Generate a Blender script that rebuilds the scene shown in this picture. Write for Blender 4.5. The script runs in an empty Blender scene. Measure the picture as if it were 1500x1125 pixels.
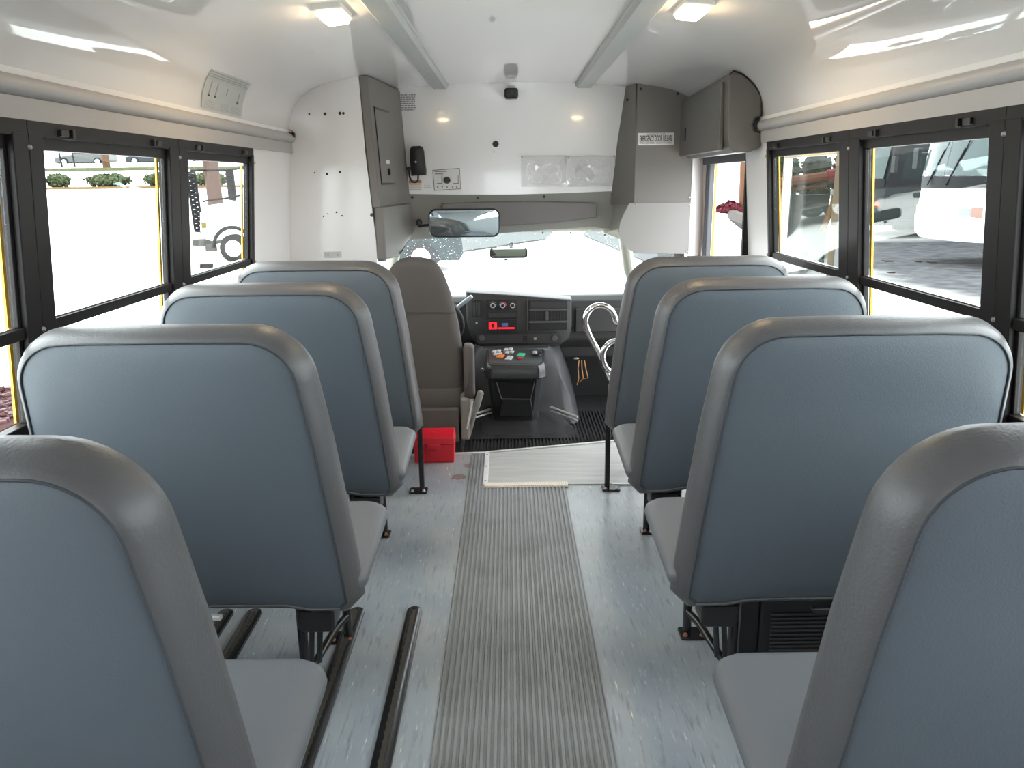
import bpy, bmesh, math, random
from mathutils import Vector, Matrix
random.seed(7)
SC = bpy.context.scene
COL = SC.collection
PI = math.pi

# ------------------------------------------------------------------ camera model
F, VPX, VPY, EYE, ROLL = 1150.0, 745.0, 264.0, 1.40, 0.0125
PITCH = math.atan((562.5 - VPY) / F)
YAW = math.atan((750 - (VPX - ROLL * (VPY - 562.5))) * math.cos(PITCH) / F)
CP, SP = math.cos(PITCH), math.sin(PITCH)

def at(x, y, X=None, Y=None, Z=None):
    """the point of a real plane (X=, Y= or Z=) that a measured pixel of the photo shows"""
    dx, dy = x - 750, y - 562.5
    a = (dx - ROLL * dy) / F; b = -(dy + ROLL * dx) / F
    v = (a, CP + b * SP, -SP + b * CP)
    c, s = math.cos(YAW), math.sin(YAW)
    v = (v[0] * c + v[1] * s, -v[0] * s + v[1] * c, v[2])
    t = Y / v[1] if Y is not None else X / v[0] if X is not None else (Z - EYE) / v[2]
    return Vector((v[0] * t, v[1] * t, EYE + v[2] * t))

# ------------------------------------------------------------------ materials
def new_mat(name):
    m = bpy.data.materials.new(name); m.use_nodes = True
    nt = m.node_tree; nt.nodes.clear()
    out = nt.nodes.new('ShaderNodeOutputMaterial')
    return m, nt, out

def mat(name, col, rough=0.5, metal=0.0, spec=0.5, coat=0.0, bump=None, vary=None, emit=None, stretch=None, coatr=0.05):
    m, nt, out = new_mat(name)
    b = nt.nodes.new('ShaderNodeBsdfPrincipled')
    nt.links.new(b.outputs[0], out.inputs[0])
    b.inputs['Base Color'].default_value = (*col, 1)
    b.inputs['Roughness'].default_value = rough
    b.inputs['Metallic'].default_value = metal
    b.inputs['Specular IOR Level'].default_value = spec
    b.inputs['Coat Weight'].default_value = coat
    b.inputs['Coat Roughness'].default_value = coatr; b.inputs['Coat IOR'].default_value = 1.7 if coat >= 1 else 1.5
    if emit:
        b.inputs['Emission Color'].default_value = (*emit[0], 1)
        b.inputs['Emission Strength'].default_value = emit[1]
    tc = None
    if bump or vary:
        tc = nt.nodes.new('ShaderNodeTexCoord')
        src = tc.outputs['Object']
        if stretch:
            mp = nt.nodes.new('ShaderNodeMapping'); mp.inputs['Scale'].default_value = stretch
            nt.links.new(src, mp.inputs[0]); src = mp.outputs[0]
    if vary:
        col2, sc, lo, hi = vary
        n = nt.nodes.new('ShaderNodeTexNoise'); n.inputs['Scale'].default_value = sc; n.inputs['Detail'].default_value = 5
        r = nt.nodes.new('ShaderNodeValToRGB')
        r.color_ramp.elements[0].position = lo; r.color_ramp.elements[1].position = hi
        r.color_ramp.elements[0].color = (*col, 1); r.color_ramp.elements[1].color = (*col2, 1)
        nt.links.new(src, n.inputs['Vector']); nt.links.new(n.outputs['Fac'], r.inputs[0])
        nt.links.new(r.outputs[0], b.inputs['Base Color'])
    if bump:
        sc, st = bump
        n = nt.nodes.new('ShaderNodeTexNoise'); n.inputs['Scale'].default_value = sc; n.inputs['Detail'].default_value = 4
        bp = nt.nodes.new('ShaderNodeBump'); bp.inputs['Strength'].default_value = st; bp.inputs['Distance'].default_value = 0.002
        nt.links.new(src, n.inputs['Vector']); nt.links.new(n.outputs['Fac'], bp.inputs['Height'])
        nt.links.new(bp.outputs[0], b.inputs['Normal'])
    return m

def glass_mat(name, tint=(0.97, 1, 0.98), ior=1.35):
    m, nt, out = new_mat(name)
    t = nt.nodes.new('ShaderNodeBsdfTransparent'); t.inputs[0].default_value = (*tint, 1)
    g = nt.nodes.new('ShaderNodeBsdfGlossy'); g.inputs['Roughness'].default_value = 0.01
    lw = nt.nodes.new('ShaderNodeLayerWeight'); lw.inputs['Blend'].default_value = .5
    pw = nt.nodes.new('ShaderNodeMath'); pw.operation = 'POWER'; pw.inputs[1].default_value = 4.0
    fr = nt.nodes.new('ShaderNodeMath'); fr.operation = 'MULTIPLY_ADD'; fr.inputs[1].default_value = .55; fr.inputs[2].default_value = ((ior - 1)/(ior + 1))**2
    nt.links.new(lw.outputs['Facing'], pw.inputs[0]); nt.links.new(pw.outputs[0], fr.inputs[0])
    mx = nt.nodes.new('ShaderNodeMixShader')
    nt.links.new(fr.outputs[0], mx.inputs[0]); nt.links.new(t.outputs[0], mx.inputs[1]); nt.links.new(g.outputs[0], mx.inputs[2])
    nt.links.new(mx.outputs[0], out.inputs[0])
    return m

def floor_mat(name):
    """blue grey sheet vinyl with cream and dark flecks drawn out along the bus"""
    m, nt, out = new_mat(name)
    b = nt.nodes.new('ShaderNodeBsdfPrincipled'); nt.links.new(b.outputs[0], out.inputs[0])
    b.inputs['Roughness'].default_value = 0.33; b.inputs['Specular IOR Level'].default_value = 0.6
    tc = nt.nodes.new('ShaderNodeTexCoord')
    def fleck(scale, loc, lo, hi):
        mp = nt.nodes.new('ShaderNodeMapping'); mp.inputs['Scale'].default_value = scale; mp.inputs['Location'].default_value = loc
        mp.inputs['Rotation'].default_value = (0, 0, 0.06)
        n = nt.nodes.new('ShaderNodeTexNoise'); n.inputs['Scale'].default_value = 1.0; n.inputs['Detail'].default_value = 3
        r = nt.nodes.new('ShaderNodeValToRGB'); r.color_ramp.elements[0].position = lo; r.color_ramp.elements[1].position = hi
        nt.links.new(tc.outputs['Object'], mp.inputs[0]); nt.links.new(mp.outputs[0], n.inputs['Vector']); nt.links.new(n.outputs['Fac'], r.inputs[0])
        return r.outputs[0]
    def mix(f, a, c2):
        x = nt.nodes.new('ShaderNodeMix'); x.data_type = 'RGBA'
        nt.links.new(f, x.inputs[0])
        if isinstance(a, tuple): x.inputs[6].default_value = (*a, 1)
        else: nt.links.new(a, x.inputs[6])
        x.inputs[7].default_value = (*c2, 1)
        return x.outputs[2]
    c = mix(fleck((5, 3, 5), (0, 0, 0), .35, .65), (.255, .288, .325), (.325, .35, .37))
    c = mix(fleck((85, 9, 40), (3, 1, 0), .56, .72), c, (.19, .215, .245))
    c = mix(fleck((110, 13, 40), (9, 4, 0), .60, .74), c, (.40, .43, .45))
    c = mix(fleck((120, 11, 40), (1, 7, 0), .685, .73), c, (.68, .63, .50))
    nt.links.new(c, b.inputs['Base Color'])
    return m

def ground_mat(name):
    """pale concrete apron, darker asphalt beyond it on the right"""
    m, nt, out = new_mat(name)
    b = nt.nodes.new('ShaderNodeBsdfPrincipled'); nt.links.new(b.outputs[0], out.inputs[0])
    b.inputs['Roughness'].default_value = 0.9; b.inputs['Specular IOR Level'].default_value = 0.08
    tc = nt.nodes.new('ShaderNodeTexCoord')
    sep = nt.nodes.new('ShaderNodeSeparateXYZ'); nt.links.new(tc.outputs['Object'], sep.inputs[0])
    n = nt.nodes.new('ShaderNodeTexNoise'); n.inputs['Scale'].default_value = 0.8; n.inputs['Detail'].default_value = 6
    nt.links.new(tc.outputs['Object'], n.inputs['Vector'])
    ma = nt.nodes.new('ShaderNodeMath'); ma.operation = 'MULTIPLY_ADD'; ma.inputs[1].default_value = 2.0
    nt.links.new(n.outputs['Fac'], ma.inputs[0]); nt.links.new(sep.outputs[0], ma.inputs[2])
    mr = nt.nodes.new('ShaderNodeMapRange'); mr.inputs[1].default_value = 6.6; mr.inputs[2].default_value = 9.2
    nt.links.new(ma.outputs[0], mr.inputs[0])
    # asphalt only near the bus (Y < 27)
    my = nt.nodes.new('ShaderNodeMapRange'); my.inputs[1].default_value = 24; my.inputs[2].default_value = 27
    my.inputs[3].default_value = 1; my.inputs[4].default_value = 0
    nt.links.new(sep.outputs[1], my.inputs[0])
    mu = nt.nodes.new('ShaderNodeMath'); mu.operation = 'MULTIPLY'
    nt.links.new(mr.outputs[0], mu.inputs[0]); nt.links.new(my.outputs[0], mu.inputs[1])
    n2 = nt.nodes.new('ShaderNodeTexNoise'); n2.inputs['Scale'].default_value = 3; n2.inputs['Detail'].default_value = 8
    nt.links.new(tc.outputs['Object'], n2.inputs['Vector'])
    r = nt.nodes.new('ShaderNodeValToRGB')
    r.color_ramp.elements[0].color = (.020, .020, .022, 1); r.color_ramp.elements[1].color = (.048, .048, .052, 1)
    r.color_ramp.elements[0].position = .35; r.color_ramp.elements[1].position = .65
    nt.links.new(n2.outputs['Fac'], r.inputs[0])
    x = nt.nodes.new('ShaderNodeMix'); x.data_type = 'RGBA'
    nt.links.new(mu.outputs[0], x.inputs[0]); x.inputs[6].default_value = (.62, .61, .59, 1); nt.links.new(r.outputs[0], x.inputs[7])
    nt.links.new(x.outputs[2], b.inputs['Base Color'])
    return m

M = {}
M['ceiling'] = mat('glossy white ceiling panel', (.70, .685, .68), 0.5, coat=1.0, spec=0.2, coatr=0.012)
M['white'] = mat('white wall panel', (.80, .78, .775), 0.35)
M['bulk'] = mat('white bulkhead panel', (.84, .83, .83), 0.18, coat=0.3)
M['fascia'] = mat('off white fascia', (.43, .415, .41), 0.45)
M['railtrim'] = mat('pale grey moulding', (.58, .58, .58), 0.35)
M['alu'] = mat('satin grey rail', (.42, .43, .42), 0.4, metal=0.3)
M['yellow'] = mat('school bus yellow paint', (.80, .42, .02), 0.35, coat=0.3)
M['winblack'] = mat('black window frame', (.011, .009, .009), 0.5, spec=.25)
M['black'] = mat('black plastic', (.015, .015, .016), 0.4)
M['blackgloss'] = mat('black enamel', (.012, .012, .013), 0.25)
M['rubber'] = mat('black rubber', (.02, .02, .022), 0.5, bump=(60, .3))
M['steel'] = mat('bright steel', (.62, .62, .62), 0.25, metal=1)
M['palemetal'] = mat('pale aluminium strip', (.70, .71, .72), .35, metal=.2)
M['chrome'] = mat('polished stainless', (.75, .74, .72), 0.14, metal=1)
M['bolt'] = mat('zinc bolt', (.45, .42, .38), 0.4, metal=0.8)
M['rust'] = mat('rusty bolt', (.30, .12, .08), 0.7)
M['vinyl'] = mat('blue grey seat vinyl', (.086, .102, .120), 0.55, bump=(260, .35), spec=.4)
M['boxing'] = mat('grey seat border vinyl', (.078, .076, .079), 0.42, bump=(170, .4), spec=.5)
M['cushion'] = mat('grey seat cushion vinyl', (.125, .130, .142), 0.5, bump=(260, .3), spec=.4)
M['thread'] = mat('dark seam', (.035, .040, .048), 0.7)
M['floor'] = floor_mat('fleck vinyl floor')
M['ribmat'] = mat('ribbed aisle rubber', (.215, .228, .238), 0.40, vary=((.145, .152, .156), 6, .45, .75), bump=(150, .2))
M['landing'] = mat('worn pale landing plate', (.36, .36, .35), 0.36, vary=((.47, .47, .46), 3, .35, .7), stretch=(1, 9, 1))
M['cabmat'] = mat('black cab mat', (.038, .038, .041), 0.27)
M['greytrim'] = mat('warm grey moulded trim', (.175, .165, .152), 0.55, bump=(300, .2))
M['greylit'] = mat('door lit grey panel', (.27, .26, .25), 0.5)
M['header'] = mat('cab header grey', (.24, .235, .215), 0.6)
M['headdark'] = mat('cab header shaded grey', (.155, .145, .14), 0.65)
M['cream'] = mat('pale cab pillar trim', (.50, .50, .42), 0.6)
M['cabinet'] = mat('dark grey locker plastic', (.115, .108, .103), 0.5, bump=(350, .3))
M['dash'] = mat('charcoal dashboard plastic', (.028, .027, .028), 0.6, bump=(400, .2))
M['dashdark'] = mat('dark dashboard recess', (.012, .012, .013), 0.5)
M['dashline'] = mat('dashboard edge grey', (.075, .074, .075), 0.45)
M['console'] = mat('black console plastic', (.022, .024, .025), 0.3)
M['consoletop'] = mat('console top plate', (.05, .055, .058), 0.35)
M['dseat'] = mat('grey brown driver seat fabric', (.098, .085, .080), 0.85, bump=(500, .5))
M['dplastic'] = mat('warm grey seat plastic', (.20, .185, .17), 0.5)
M['red'] = mat('red plastic', (.62, .012, .03), 0.35)
M['redglow'] = mat('lit red radio display', (.3, .01, .01), .4, emit=((1, .012, .03), .65))
M['blueglow'] = mat('lit blue radio keys', (.05, .05, .15), .4, emit=((.2, .25, .6), .12))
M['knobwhite'] = mat('white dial mark', (.7, .7, .7), 0.5)
M['redmark'] = mat('red dial mark', (.7, .05, .06), 0.5)
M['orange'] = mat('orange switch', (.75, .22, .05), 0.4)
M['green'] = mat('green switch', (.08, .55, .30), 0.4)
M['ltgrey'] = mat('pale grey plastic', (.55, .56, .56), 0.4)
M['stalk'] = mat('pale grey shift lever', (.30, .35, .37), 0.35)
M['sticker'] = mat('white sticker', (.72, .71, .70), 0.5)
M['stickergrey'] = mat('faded grey sticker', (.46, .48, .48), 0.6)
M['ink'] = mat('black ink', (.03, .03, .03), 0.6)
M['inkgrey'] = mat('grey ink', (.22, .21, .22), 0.7)
M['inkfaint'] = mat('faded ink', (.33, .34, .34), 0.7)
M['orangeprint'] = mat('orange print', (.60, .25, .10), 0.6)
M['lens'] = mat('lit warm lamp lens', (1, .9, .75), 0.4, emit=((1.0, .74, .42), 55))
M['lampbase'] = mat('lamp base white', (.7, .68, .64), 0.4)
M['glass'] = glass_mat('window glass')
M['wsglass'] = glass_mat('windshield glass', (.93, .98, .95))
def add_haze(m, amount):
    nt = m.node_tree; out = [x for x in nt.nodes if x.type == 'OUTPUT_MATERIAL'][0]
    cur = out.inputs[0].links[0].from_socket
    tr = nt.nodes.new('ShaderNodeBsdfTranslucent'); tr.inputs[0].default_value = (.95, 1, .97, 1)
    mx = nt.nodes.new('ShaderNodeMixShader'); mx.inputs[0].default_value = amount
    nt.links.new(cur, mx.inputs[1]); nt.links.new(tr.outputs[0], mx.inputs[2]); nt.links.new(mx.outputs[0], out.inputs[0])
add_haze(M['wsglass'], .022)
M['mirror'] = mat('mirror glass', (.72, .84, .88), 0.03, metal=1)
M['pocket'] = glass_mat('clear vinyl pocket', (.93, .93, .93), 2.1)
M['ground'] = ground_mat('concrete and asphalt ground')
M['grass'] = mat('grass', (.05, .058, .028), .9, vary=((.075, .078, .045), 3, .4, .7), spec=.1)
M['leaf'] = mat('hedge leaves', (.020, .028, .012), .8, vary=((.065, .078, .038), 9, .4, .6), spec=.1)
M['leafdark'] = mat('dark hedge leaves', (.002, .0042, .0014), .8, vary=((.008, .016, .005), 5, .45, .6), spec=.1)
M['curbyellow'] = mat('yellow painted curb', (.10, .062, .025), .8, spec=.1)
M['curb'] = mat('concrete curb', (.034, .031, .026), .9, spec=.1)
M['mulch'] = mat('red bark mulch', (.030, .010, .010), .9, spec=.1)
M['mulchpale'] = mat('pale bark chip', (.09, .055, .06), .9, spec=.1)
M['wood'] = mat('brown weathered pole', (.055, .033, .027), .9, spec=.1)
M['tanwood'] = mat('tan post', (.066, .034, .018), .8, spec=.1)
M['tire'] = mat('tyre rubber', (.0075, .0075, .008), .8, spec=.1)
M['hub'] = mat('wheel hub', (.55, .55, .56), .35, metal=.6)
M['carwhite'] = mat('white vehicle paint', (.85, .85, .86), .25, coat=.5)
M['carsilver'] = mat('silver vehicle paint', (.055, .058, .055), .4, spec=.2)
M['carblue'] = mat('dark blue vehicle paint', (.005, .009, .017), .4, spec=.2)
M['cardark'] = mat('dark green grey vehicle paint', (.010, .017, .018), .45, spec=.1)
M['rvdark'] = mat('charcoal motorhome paint', (.0055, .006, .007), .45, spec=.1)
M['rvgrey'] = mat('grey motorhome paint', (.014, .0165, .0165), .45, spec=.1)
M['carglass'] = mat('tinted vehicle glass', (.006, .009, .009), .15, spec=.15)
M['rvglass'] = mat('pale reflecting windshield', (.032, .045, .045), .15, spec=.2)
M['amber'] = mat('amber lens', (.095, .018, .0006), .4, spec=.2)
M['headlamp'] = mat('clear headlamp', (.075, .078, .085), .3, spec=.2)
M['rackblack'] = mat('weathered black steel', (.005, .005, .006), .6, spec=.1)
M['fence'] = mat('grey fence metal', (.012, .013, .015), .6, spec=.1)
M['doorgrey'] = mat('grey door rubber', (.10, .105, .115), .6)
M['leafdry'] = mat('dry leaf', (.028, .009, .004), .9, spec=.1)

# ------------------------------------------------------------------ mesh builder
class MB:
    def __init__(self): self.bm = bmesh.new()
    def v(self, p): return self.bm.verts.new(p)
    def face(self, vs, mi=0):
        try:
            f = self.bm.faces.new(vs); f.material_index = mi; return f
        except ValueError: return None
    def quad(self, a, b, c, d, mi=0): return self.face([self.v(p) for p in (a, b, c, d)], mi)
    def box(self, lo, hi, M4=None, mi=0):
        x0, y0, z0 = lo; x1, y1, z1 = hi
        P = [(x0,y0,z0),(x1,y0,z0),(x1,y1,z0),(x0,y1,z0),(x0,y0,z1),(x1,y0,z1),(x1,y1,z1),(x0,y1,z1)]
        if M4 is not None: P = [M4 @ Vector(p) for p in P]
        V = [self.v(p) for p in P]
        for q in ((3,2,1,0),(4,5,6,7),(0,1,5,4),(1,2,6,5),(2,3,7,6),(3,0,4,7)): self.face([V[i] for i in q], mi)
        return self
    def hexa(self, P, mi=0):
        V = [self.v(p) for p in P]
        for q in ((3,2,1,0),(4,5,6,7),(0,1,5,4),(1,2,6,5),(2,3,7,6),(3,0,4,7)): self.face([V[i] for i in q], mi)
        return self
    def loops(self, rings, cap0=True, cap1=True, mi=0, closed=True):
        R = [[self.v(p) for p in r] for r in rings]
        n = len(R[0])
        for a, b in zip(R, R[1:]):
            for i in range(n if closed else n - 1):
                j = (i + 1) % n
                self.face([a[i], a[j], b[j], b[i]], mi)
        if cap0: self.face(R[0][::-1], mi)
        if cap1: self.face(R[-1], mi)
        return self
    def tube(self, pts, r, n=10, caps=True, mi=0):
        pts = [Vector(p) for p in pts]
        rings = []; up = None
        for i, p in enumerate(pts):
            if i == 0: t = pts[1] - p
            elif i == len(pts) - 1: t = p - pts[i - 1]
            else: t = (pts[i + 1] - p).normalized() + (p - pts[i - 1]).normalized()
            t.normalize()
            if up is None:
                up = Vector((0, 0, 1)) if abs(t.z) < .9 else Vector((1, 0, 0))
            s = t.cross(up).normalized(); up = s.cross(t).normalized()
            rr = r[i] if isinstance(r, (list, tuple)) else r
            rings.append([p + (s * math.cos(2*PI*k/n) + up * math.sin(2*PI*k/n)) * rr for k in range(n)])
        return self.loops(rings, caps, caps, mi)
    def cyl(self, p0, p1, r, n=16, r1=None, mi=0):
        return self.tube([p0, p1], [r, r if r1 is None else r1], n, True, mi)
    def prism(self, outline, fn0, fn1, mi=0):
        """outline of 2-D points, fn0/fn1 place them at the two ends"""
        return self.loops([[fn0(*p) for p in outline], [fn1(*p) for p in outline]], True, True, mi)
    def plateXZ(self, outline, y0, y1, mi=0):
        return self.prism(outline, lambda a, b: (a, y0, b), lambda a, b: (a, y1, b), mi)
    def plateYZ(self, outline, x0, x1, mi=0):
        return self.prism(outline, lambda a, b: (x0, a, b), lambda a, b: (x1, a, b), mi)
    def plateXY(self, outline, z0, z1, mi=0):
        return self.prism(outline, lambda a, b: (a, b, z0), lambda a, b: (a, b, z1), mi)
    def ball(self, c, r, n=8, sc=(1, 1, 1), mi=0):
        rings = []
        for i in range(1, n):
            th = PI * i / n
            rings.append([(c[0] + sc[0]*r*math.sin(th)*math.cos(2*PI*k/(2*n)), c[1] + sc[1]*r*math.sin(th)*math.sin(2*PI*k/(2*n)), c[2] - sc[2]*r*math.cos(th)) for k in range(2*n)])
        return self.loops(rings, True, True, mi)
    def build(self, name, m, parent=None, bevel=0, seg=2, smooth=35, loc=None):
        bm = self.bm
        bmesh.ops.recalc_face_normals(bm, faces=bm.faces)
        me = bpy.data.meshes.new(name); bm.to_mesh(me); bm.free()
        for x in (m if isinstance(m, (list, tuple)) else [m]): me.materials.append(x)
        o = bpy.data.objects.new(name, me); COL.objects.link(o)
        if smooth:
            me.polygons.foreach_set('use_smooth', [True] * len(me.polygons))
            me.set_sharp_from_angle(angle=math.radians(smooth))
        if bevel:
            b = o.modifiers.new('bevel', 'BEVEL'); b.width = bevel; b.segments = seg; b.limit_method = 'ANGLE'; b.angle_limit = math.radians(40)
            b.harden_normals = True
        if parent: o.parent = parent
        if loc is not None: o.location = loc
        return o

def recentre(o, base):
    """put the origin of a one-mesh thing at its base"""
    o.data.transform(Matrix.Translation(-Vector(base))); o.location = base
    return o

def rrect(x0, x1, z0, z1, r, n=6):
    """rounded rectangle outline; r is one radius or (bl, br, tr, tl)"""
    if not isinstance(r, (tuple, list)): r = (r,) * 4
    P = []
    for (cx, cz, a0, rr) in ((x0 + r[0], z0 + r[0], PI, r[0]), (x1 - r[1], z0 + r[1], 1.5*PI, r[1]), (x1 - r[2], z1 - r[2], 0, r[2]), (x0 + r[3], z1 - r[3], .5*PI, r[3])):
        for k in range(n + 1):
            a = a0 + .5*PI*k/n
            P.append((cx + rr*math.cos(a), cz + rr*math.sin(a)))
    return P

def inset(P, d):
    n = len(P); out = []
    A = sum(P[i][0]*P[(i+1) % n][1] - P[(i+1) % n][0]*P[i][1] for i in range(n))
    sg = 1 if A > 0 else -1
    for i in range(n):
        a, b, c = P[i-1], P[i], P[(i+1) % n]
        e1 = Vector((b[0]-a[0], b[1]-a[1])); e2 = Vector((c[0]-b[0], c[1]-b[1]))
        if e1.length < 1e-6: e1 = e2
        if e2.length < 1e-6: e2 = e1
        e1.normalize(); e2.normalize()
        n1 = Vector((-e1.y, e1.x)) * sg; n2 = Vector((-e2.y, e2.x)) * sg
        m = n1 + n2
        m = m / max(.3, m.length_squared) * 2
        out.append((b[0] + m.x*d, b[1] + m.y*d))
    return out

def shrink(P, f):
    cx, cy = sum(p[0] for p in P)/len(P), sum(p[1] for p in P)/len(P)
    return [(cx + (p[0]-cx)*f, cy + (p[1]-cy)*f) for p in P]

def empty(name, loc, label=None, cat=None, group=None):
    o = bpy.data.objects.new(name, None); COL.objects.link(o); o.location = loc
    o.empty_display_size = .1
    if label: tag(o, label, cat, group)
    return o
def tag(o, label, cat, group=None, kind=None):
    o['label'] = label; o['category'] = cat
    if group: o['group'] = group
    if kind: o['kind'] = kind
    return o
def struct(o): o['kind'] = 'structure'; return o
def adopt(child, parent):
    """parent a mesh that was built in world coordinates to a placed, unrotated Empty"""
    child.parent = parent; child.location = child.location - parent.location
    return child
def copy_tree(o, parent=None):
    c = o.copy(); COL.objects.link(c)
    if parent: c.parent = parent
    for ch in [x for x in COL.objects if x.parent == o]: copy_tree(ch, c)
    return c

def text_mesh(name, body, size, m, place, parent=None, squash=1.0, extr=0.0006, bold=0.0):
    """lettering as real flat mesh; place maps local (x, z, thickness) to the world"""
    cu = bpy.data.curves.new(name, 'FONT'); cu.body = body; cu.size = size; cu.align_x = 'CENTER'; cu.align_y = 'CENTER'
    cu.extrude = extr; cu.offset = bold
    o = bpy.data.objects.new(name, cu); COL.objects.link(o)
    bpy.context.view_layer.update()
    me = bpy.data.meshes.new_from_object(o.evaluated_get(bpy.context.evaluated_depsgraph_get()))
    bpy.data.objects.remove(o)
    for v in me.vertices: v.co = place(v.co.x * squash, v.co.y, v.co.z)
    me.materials.clear(); me.materials.append(m)
    ob = bpy.data.objects.new(name, me); COL.objects.link(ob)
    if parent: adopt(ob, parent)
    return ob

# ------------------------------------------------------------------ the bus body
CX = 0.01                      # centre line of the bus
Y0, YL, YC = -.80, 4.21, 4.92  # rear wall, left front panel, centre bulkhead
def wx(z): return 1.17 - .086 * (max(z, .80) - 1.08)   # half width of the wall at a height
Z_SILL, Z_WTOP, Z_FASC = .80, 1.545, 1.605
PROF = [(1.128, 1.640), (1.127, 1.668), (1.117, 1.722), (1.098, 1.768), (1.066, 1.810), (1.01, 1.850), (.93, 1.884), (.84, 1.904), (.746, 1.919), (.6, 1.934), (.4, 1.948), (.2, 1.956), (0, 1.958)]
PROF = PROF + [(-a, b) for a, b in PROF[-2::-1]]
def ceil_z(x):
    x = abs(x - CX)
    P = PROF[:13]
    for (a, b), (c, d) in zip(P, P[1:]):
        if c <= x <= a: return b + (d - b) * (a - x) / (a - c)
    return P[0][1]

# ceiling: inner glossy skin and yellow roof
mb = MB()
inner = [(a + CX, b) for a, b in PROF]
outer = [(a*1.045 + CX, b + .05) for a, b in PROF]
ring = inner + outer[::-1]
mb.loops([[(a, Y0, b) for a, b in ring], [(a, 5.02, b) for a, b in ring]])
for f in mb.bm.faces:
    c = f.calc_center_median()
    if c.z > ceil_z(c.x) + .03 and len(f.verts) == 4: f.material_index = 1
struct(mb.build('ceiling', [M['ceiling'], M['yellow']], smooth=40))

def wall_x(s, z, out=0): return CX + s * (wx(z) + out)
L_POST = [(1.846, 1.966), (2.690, 2.840)]; L_END = 3.57
R_POST = [(1.810, 1.931), (2.637, 2.796)]; R_END = 3.58
PITCHW = .85
for s, nm, yend in ((-1, 'wall_left', L_END), (1, 'wall_right', R_END)):
    mb = MB()
    def slab(y0, y1, z0, z1, mb=mb, s=s):
        mb.hexa([(wall_x(s, z0), y0, z0), (wall_x(s, z0, .03), y0, z0), (wall_x(s, z0, .03), y1, z0), (wall_x(s, z0), y1, z0),
                 (wall_x(s, z1), y0, z1), (wall_x(s, z1, .03), y0, z1), (wall_x(s, z1, .03), y1, z1), (wall_x(s, z1), y1, z1)])
    yfront = YL + .03 if s < 0 else 3.93
    slab(Y0, yfront, -.15, Z_SILL)                    # below the windows
    slab(Y0, yfront if s < 0 else 4.95, Z_WTOP, 1.66)  # above the windows
    slab(Y0, (L_POST if s < 0 else R_POST)[0][0] - 2*PITCHW + .04, Z_SILL, Z_WTOP)
    slab(yend, yfront, Z_SILL, Z_WTOP)                 # ahead of the windows
    if s > 0: slab(4.77, 5.0, -.15, Z_WTOP)
    for f in mb.bm.faces:
        c = f.calc_center_median()
        if abs(c.x - CX) > wx(c.z) + .025: f.material_index = 1
    struct(mb.build(nm, [M['white'], M['yellow']], smooth=0))

# rear wall with an emergency door window
mb = MB()
mb.box((-1.16+CX, Y0-.06, -.15), (1.16+CX, Y0, 1.0)); mb.box((-1.15+CX, Y0-.06, 1.50), (1.15+CX, Y0, 1.95))
for a, b in ((-1.15, -.32), (.32, 1.15)): mb.box((a+CX, Y0-.06, 1.0), (b+CX, Y0, 1.50))
struct(mb.build('wall_back', M['white'], smooth=0))

# fascia mouldings and rails
for s, nm, yend in ((-1, 'trim_1', YL), (1, 'trim_2', 3.66)):
    mb = MB()
    sec = []
    for k in range(9):
        a = -PI/2 + PI*k/8
        sec.append((1.128 - .030*math.cos(a), 1.622 + .024*math.sin(a)))
    sec = [(1.135, 1.548), (1.118, 1.548), (1.117, 1.598)] + sec + [(1.135, 1.650)]
    mb.prism([(s*a + CX, b) for a, b in sec], lambda a, b: (a, Y0, b), lambda a, b: (a, yend, b))
    struct(mb.build(nm, M['fascia'] if s < 0 else M['fascia'], smooth=50))
for nm, yy in (('trim_16', 1.62),):
    mb = MB(); mb.tube([(a*.9995 + CX, yy, b - .0004) for a, b in PROF], .0016, 5)
    struct(mb.build(nm, M['railtrim'], smooth=60))
# ceiling wiring rails
for nm, x0, x1 in (('trim_3', -.445, -.350), ('trim_4', .400, .502)):
    mb = MB()
    zc = ceil_z((x0+x1)/2)
    mb.prism([(x0, zc+.01), (x0, zc-.012), (x0+.012, zc-.024), (x1-.012, zc-.024), (x1, zc-.012), (x1, zc+.01)], lambda a, b: (a, Y0, b), lambda a, b: (a, YC-.005, b))
    struct(mb.build(nm, M['alu'], smooth=30))

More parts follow.
